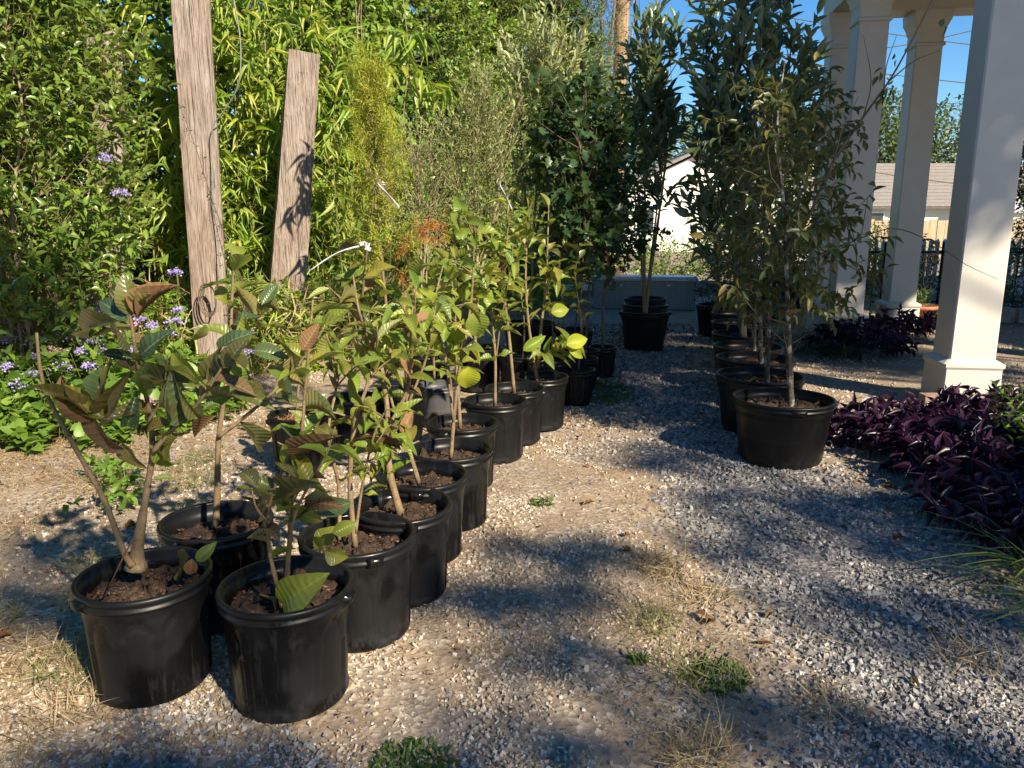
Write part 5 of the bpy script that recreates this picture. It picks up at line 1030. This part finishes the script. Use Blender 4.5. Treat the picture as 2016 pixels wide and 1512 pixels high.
def bush(name, label, c, r, n, leaf, L=.07, W=.035, k=8, cat_='bush', group=None, tpl='flat', trunk=True):
    root = thing(name, label, cat_, (c[0], c[1], 0), group); u = nrm(rng.normal(size=(n, 3))) * rng.random((n, 1)) ** .35; lump = 1 + .25 * (vnoise(u[:, 0] * 2 + c[0], u[:, 2] * 2 + c[1], 1.7)[:, None] - .5) * 2
    B = np.array((0, 0, c[2])) + u * np.array(r) * lump; B[:, 2] = np.maximum(B[:, 2], .03); T = nrm(u + (0, 0, .5) + rng.normal(size=(n, 3)) * .4)
    mb = MB(); stick(mb, B - T * L * 3, T, L * 5, .004 * max(1, L * 8)); 
    for i in range(5): e = B[rng.integers(n)]; mb.tube([(.02 * i, 0, -.02), e * (.3, .3, .55), e], [.02 + .02 * r[2], .012 + .012 * r[2], .006], 5)
    obj('branches', mb.build('branches', M['bark']), root); emit(root, twig_leaves(B + np.array((c[0], c[1], 0)), T, L * 3, k, L, W), FOL[leaf], TPL[tpl], 0); return root
G = 'background bushes'
bush('garden_bush', 'dark bush with bluish flowers right of the toolbox', (3.75, 12.3, .45), (.75, .5, .55), 420, 'dark', .07, .035)
bush('garden_bush', 'dark leafy bush behind the far squat pots', (4.0, 11.2, .6), (.55, .4, .7), 320, 'dark', .08, .04)
bush('garden_bush', 'sunlit yellow-green bush in front of the cream house', (5.1, 17.0, .9), (1.2, .8, 1.1), 650, 'mist', .08, .045)
bush('garden_bush', 'orange tinged sunlit bush left of the toolbox', (1.45, 16.6, .8), (.7, .6, .8), 320, 'autumn', .08, .045)
bush('garden_bush', 'low green bush along the timber edging', (3.2, 16.5, .5), (1.2, .5, .5), 350, 'vine', .08, .045)
bush('garden_bush', 'green garden bush between the second and middle columns', (7.3, 15.0, .6), (.9, .6, .7), 420, 'vine', .07, .035)
bush('garden_bush', 'reddish and green bush behind the second column', (6.0, 14.0, .45), (.7, .5, .5), 320, 'autumn', .07, .035)
bush('garden_bush', 'yellow-green sunlit bush against the picket fence', (9.1, 14.8, .6), (.8, .5, .7), 380, 'mist', .07, .035)
bush('dark_tree', 'dark overhanging tree beside the near column', (8.1, 11.2, 2.3), (1.0, 1.2, 1.9), 1300, 'dark', .09, .04, 9, 'tree')
bush('garden_bush', 'low grey-green bush by the stone border', (7.3, 11.7, .3), (.9, .35, .35), 280, 'dark', .06, .02)
# far trees
bush('far_tree', 'rounded olive-green oak behind the grey shingle roof', (26.5, 58, 5.0), (9.0, 5, 4.6), 2600, 'far', .38, .2, 8, 'tree', 'far trees')
bush('far_tree', 'wide oak standing left of the grey shingle roof', (14, 60, 4.4), (7, 5, 4.2), 1500, 'far', .38, .2, 8, 'tree', 'far trees')
bush('far_tree', 'far oak crown low over the cream house', (4.5, 62, 3.6), (6, 5, 3.6), 1100, 'far', .38, .2, 8, 'tree', 'far trees')
bush('far_tree', 'tall oak beyond the near column', (45, 56, 7), (7, 5, 6), 1200, 'autumn', .38, .2, 8, 'tree', 'far trees')
bush('thin_tree', 'thin brownish tree beside the utility pole', (1.9, 17.8, 5.2), (.7, .7, 2.6), 480, 'autumn', .08, .03, 7, 'tree')
bush('thin_tree', 'airy green tree half hiding the foot of the utility pole', (2.3, 19.5, 2.6), (1.0, .8, 2.2), 420, 'podo', .09, .03, 7, 'tree')

# ================================================================== SHADE TREES behind the camera
S = np.array(SUN_DIR)
def shade_tree(label, base, targets):
    root = thing('shade_tree', label, 'tree', base, 'shade trees outside the picture'); org = np.array(base); Ps = []; mb = MB(); top = None
    for (p, r, n, t) in targets:
        c = np.array(p) + S * t; u = nrm(rng.normal(size=(n, 3))) * rng.random((n, 1)) ** .5
        Ps.append(c + u * np.array(r if hasattr(r, '__len__') else (r, r, r)))
        mb.tube(spline([(0, 0, 2.2), ((c - org) * .55 + (0, 0, .5)), c - org], 4), np.linspace(.06, .012, 9), 6)
    P = np.concatenate(Ps); n = len(P); mb2 = MB(); mb2.tube([(0, 0, -.2), (.05, 0, 1.2), (0, 0, 2.6)], [.32, .24, .2], 10); tr = obj('trunk', mb2.build('trunk', M['bark']), root); obj('limbs', mb.build('limbs', M['bark']), root)
    o = obj('crown', leafmesh('crown', [cloud(P - org, rdir(n), rdir(n, .5), rng.uniform(.10, .2, n), rng.uniform(.05, .1, n), TPL['flat'])], FOL['far']), root); o['kind'] = 'stuff'
TG = [ # (spot kept in shade, size of the leaf mass, leaves, distance towards the sun)
 ((2.1, 6.8, 1.4), (1.1, .8, 1.4), 3000, 11.5), ((2.3, 8.3, 1.4), (1.2, 1.0, 1.3), 2800, 12), ((1.5, 9.3, 1.2), (1.0, .9, 1.2), 2200, 12), ((.9, 7.0, 1.0), (.7, .6, 1.1), 1500, 12), ((1.2, 8.0, .2), (1.2, .8, .7), 1800, 12),
 ((2.2, 11.5, .8), (1.6, 1.4, 1.4), 3600, 12), ((3.6, 9.2, 2.2), (1.0, 1.0, 1.8), 3200, 11), ((4.2, 7.6, .3), (1.2, 1.0, .6), 2600, 10.5), ((3.85, 8.1, .4), (.75, .8, .7), 1900, 10.5), ((4.6, 9.4, .4), (1.0, .6, .6), 1500, 10), ((.5, 8.5, 1.0), (.9, .8, 1.2), 1700, 12), ((3.4, 5.9, 3.3), (.5, .4, .55), 330, 9)]
TG2 = [((1.9, 5.0, 1.2), (.8, .9, 1.0), 2200, 11), ((2.8, 3.5, .1), (.7, .5, .4), 900, 10), ((1.4, 2.6, 0), (.5, .25, .2), 110, 10), ((1.6, 3.6, 0), (.7, .45, .3), 330, 10.5), ((1.15, 1.8, 0), (.6, .16, .2), 90, 10), ((2.0, 2.5, 0), (.5, .3, .2), 120, 10), ((1.0, 3.2, 0), (.35, .12, .1), 60, 10.5), ((-.95, 1.72, .05), (.5, .12, .12), 150, 10), ((-1.35, 2.1, .5), (.28, .22, .22), 110, 10), ((-.7, 2.1, .5), (.22, .2, .24), 75, 10), ((-.05, 2.75, 0), (.5, .14, .1), 150, 10), ((.2, 3.15, 0), (.45, .14, .1), 140, 10), ((.75, 2.0, 0), (.45, .12, .1), 90, 10), ((-.5, 1.62, 0), (.8, .12, .1), 200, 10), ((.15, 2.32, 0), (.45, .08, .08), 70, 10.5), ((.1, 1.88, 0), (.45, .08, .08), 75, 10), ((-2.0, 3.2, 0), (.5, .15, .2), 60, 11), ((1.0, 4.5, 0), (.5, .25, .25), 170, 10.5), ((2.3, 3.1, 0), (.8, .4, .3), 300, 10), ((2.7, 4.4, .1), (.4, .25, .25), 260, 10)]
TG3 = [((-4.1, 5.5, .9), (.6, .4, .6), 900, 13), ((-3.6, 5.7, .6), (.45, .4, .3), 220, 13)]
shade_tree('broad shade tree outside the picture beside the portico', (9.8, 2.8, 0), TG)
shade_tree('broad shade tree outside the picture behind the camera', (6.0, -4.6, 0), TG2)
shade_tree('slender shade tree outside the picture far behind the camera', (-1.0, -6.3, 0), TG3)
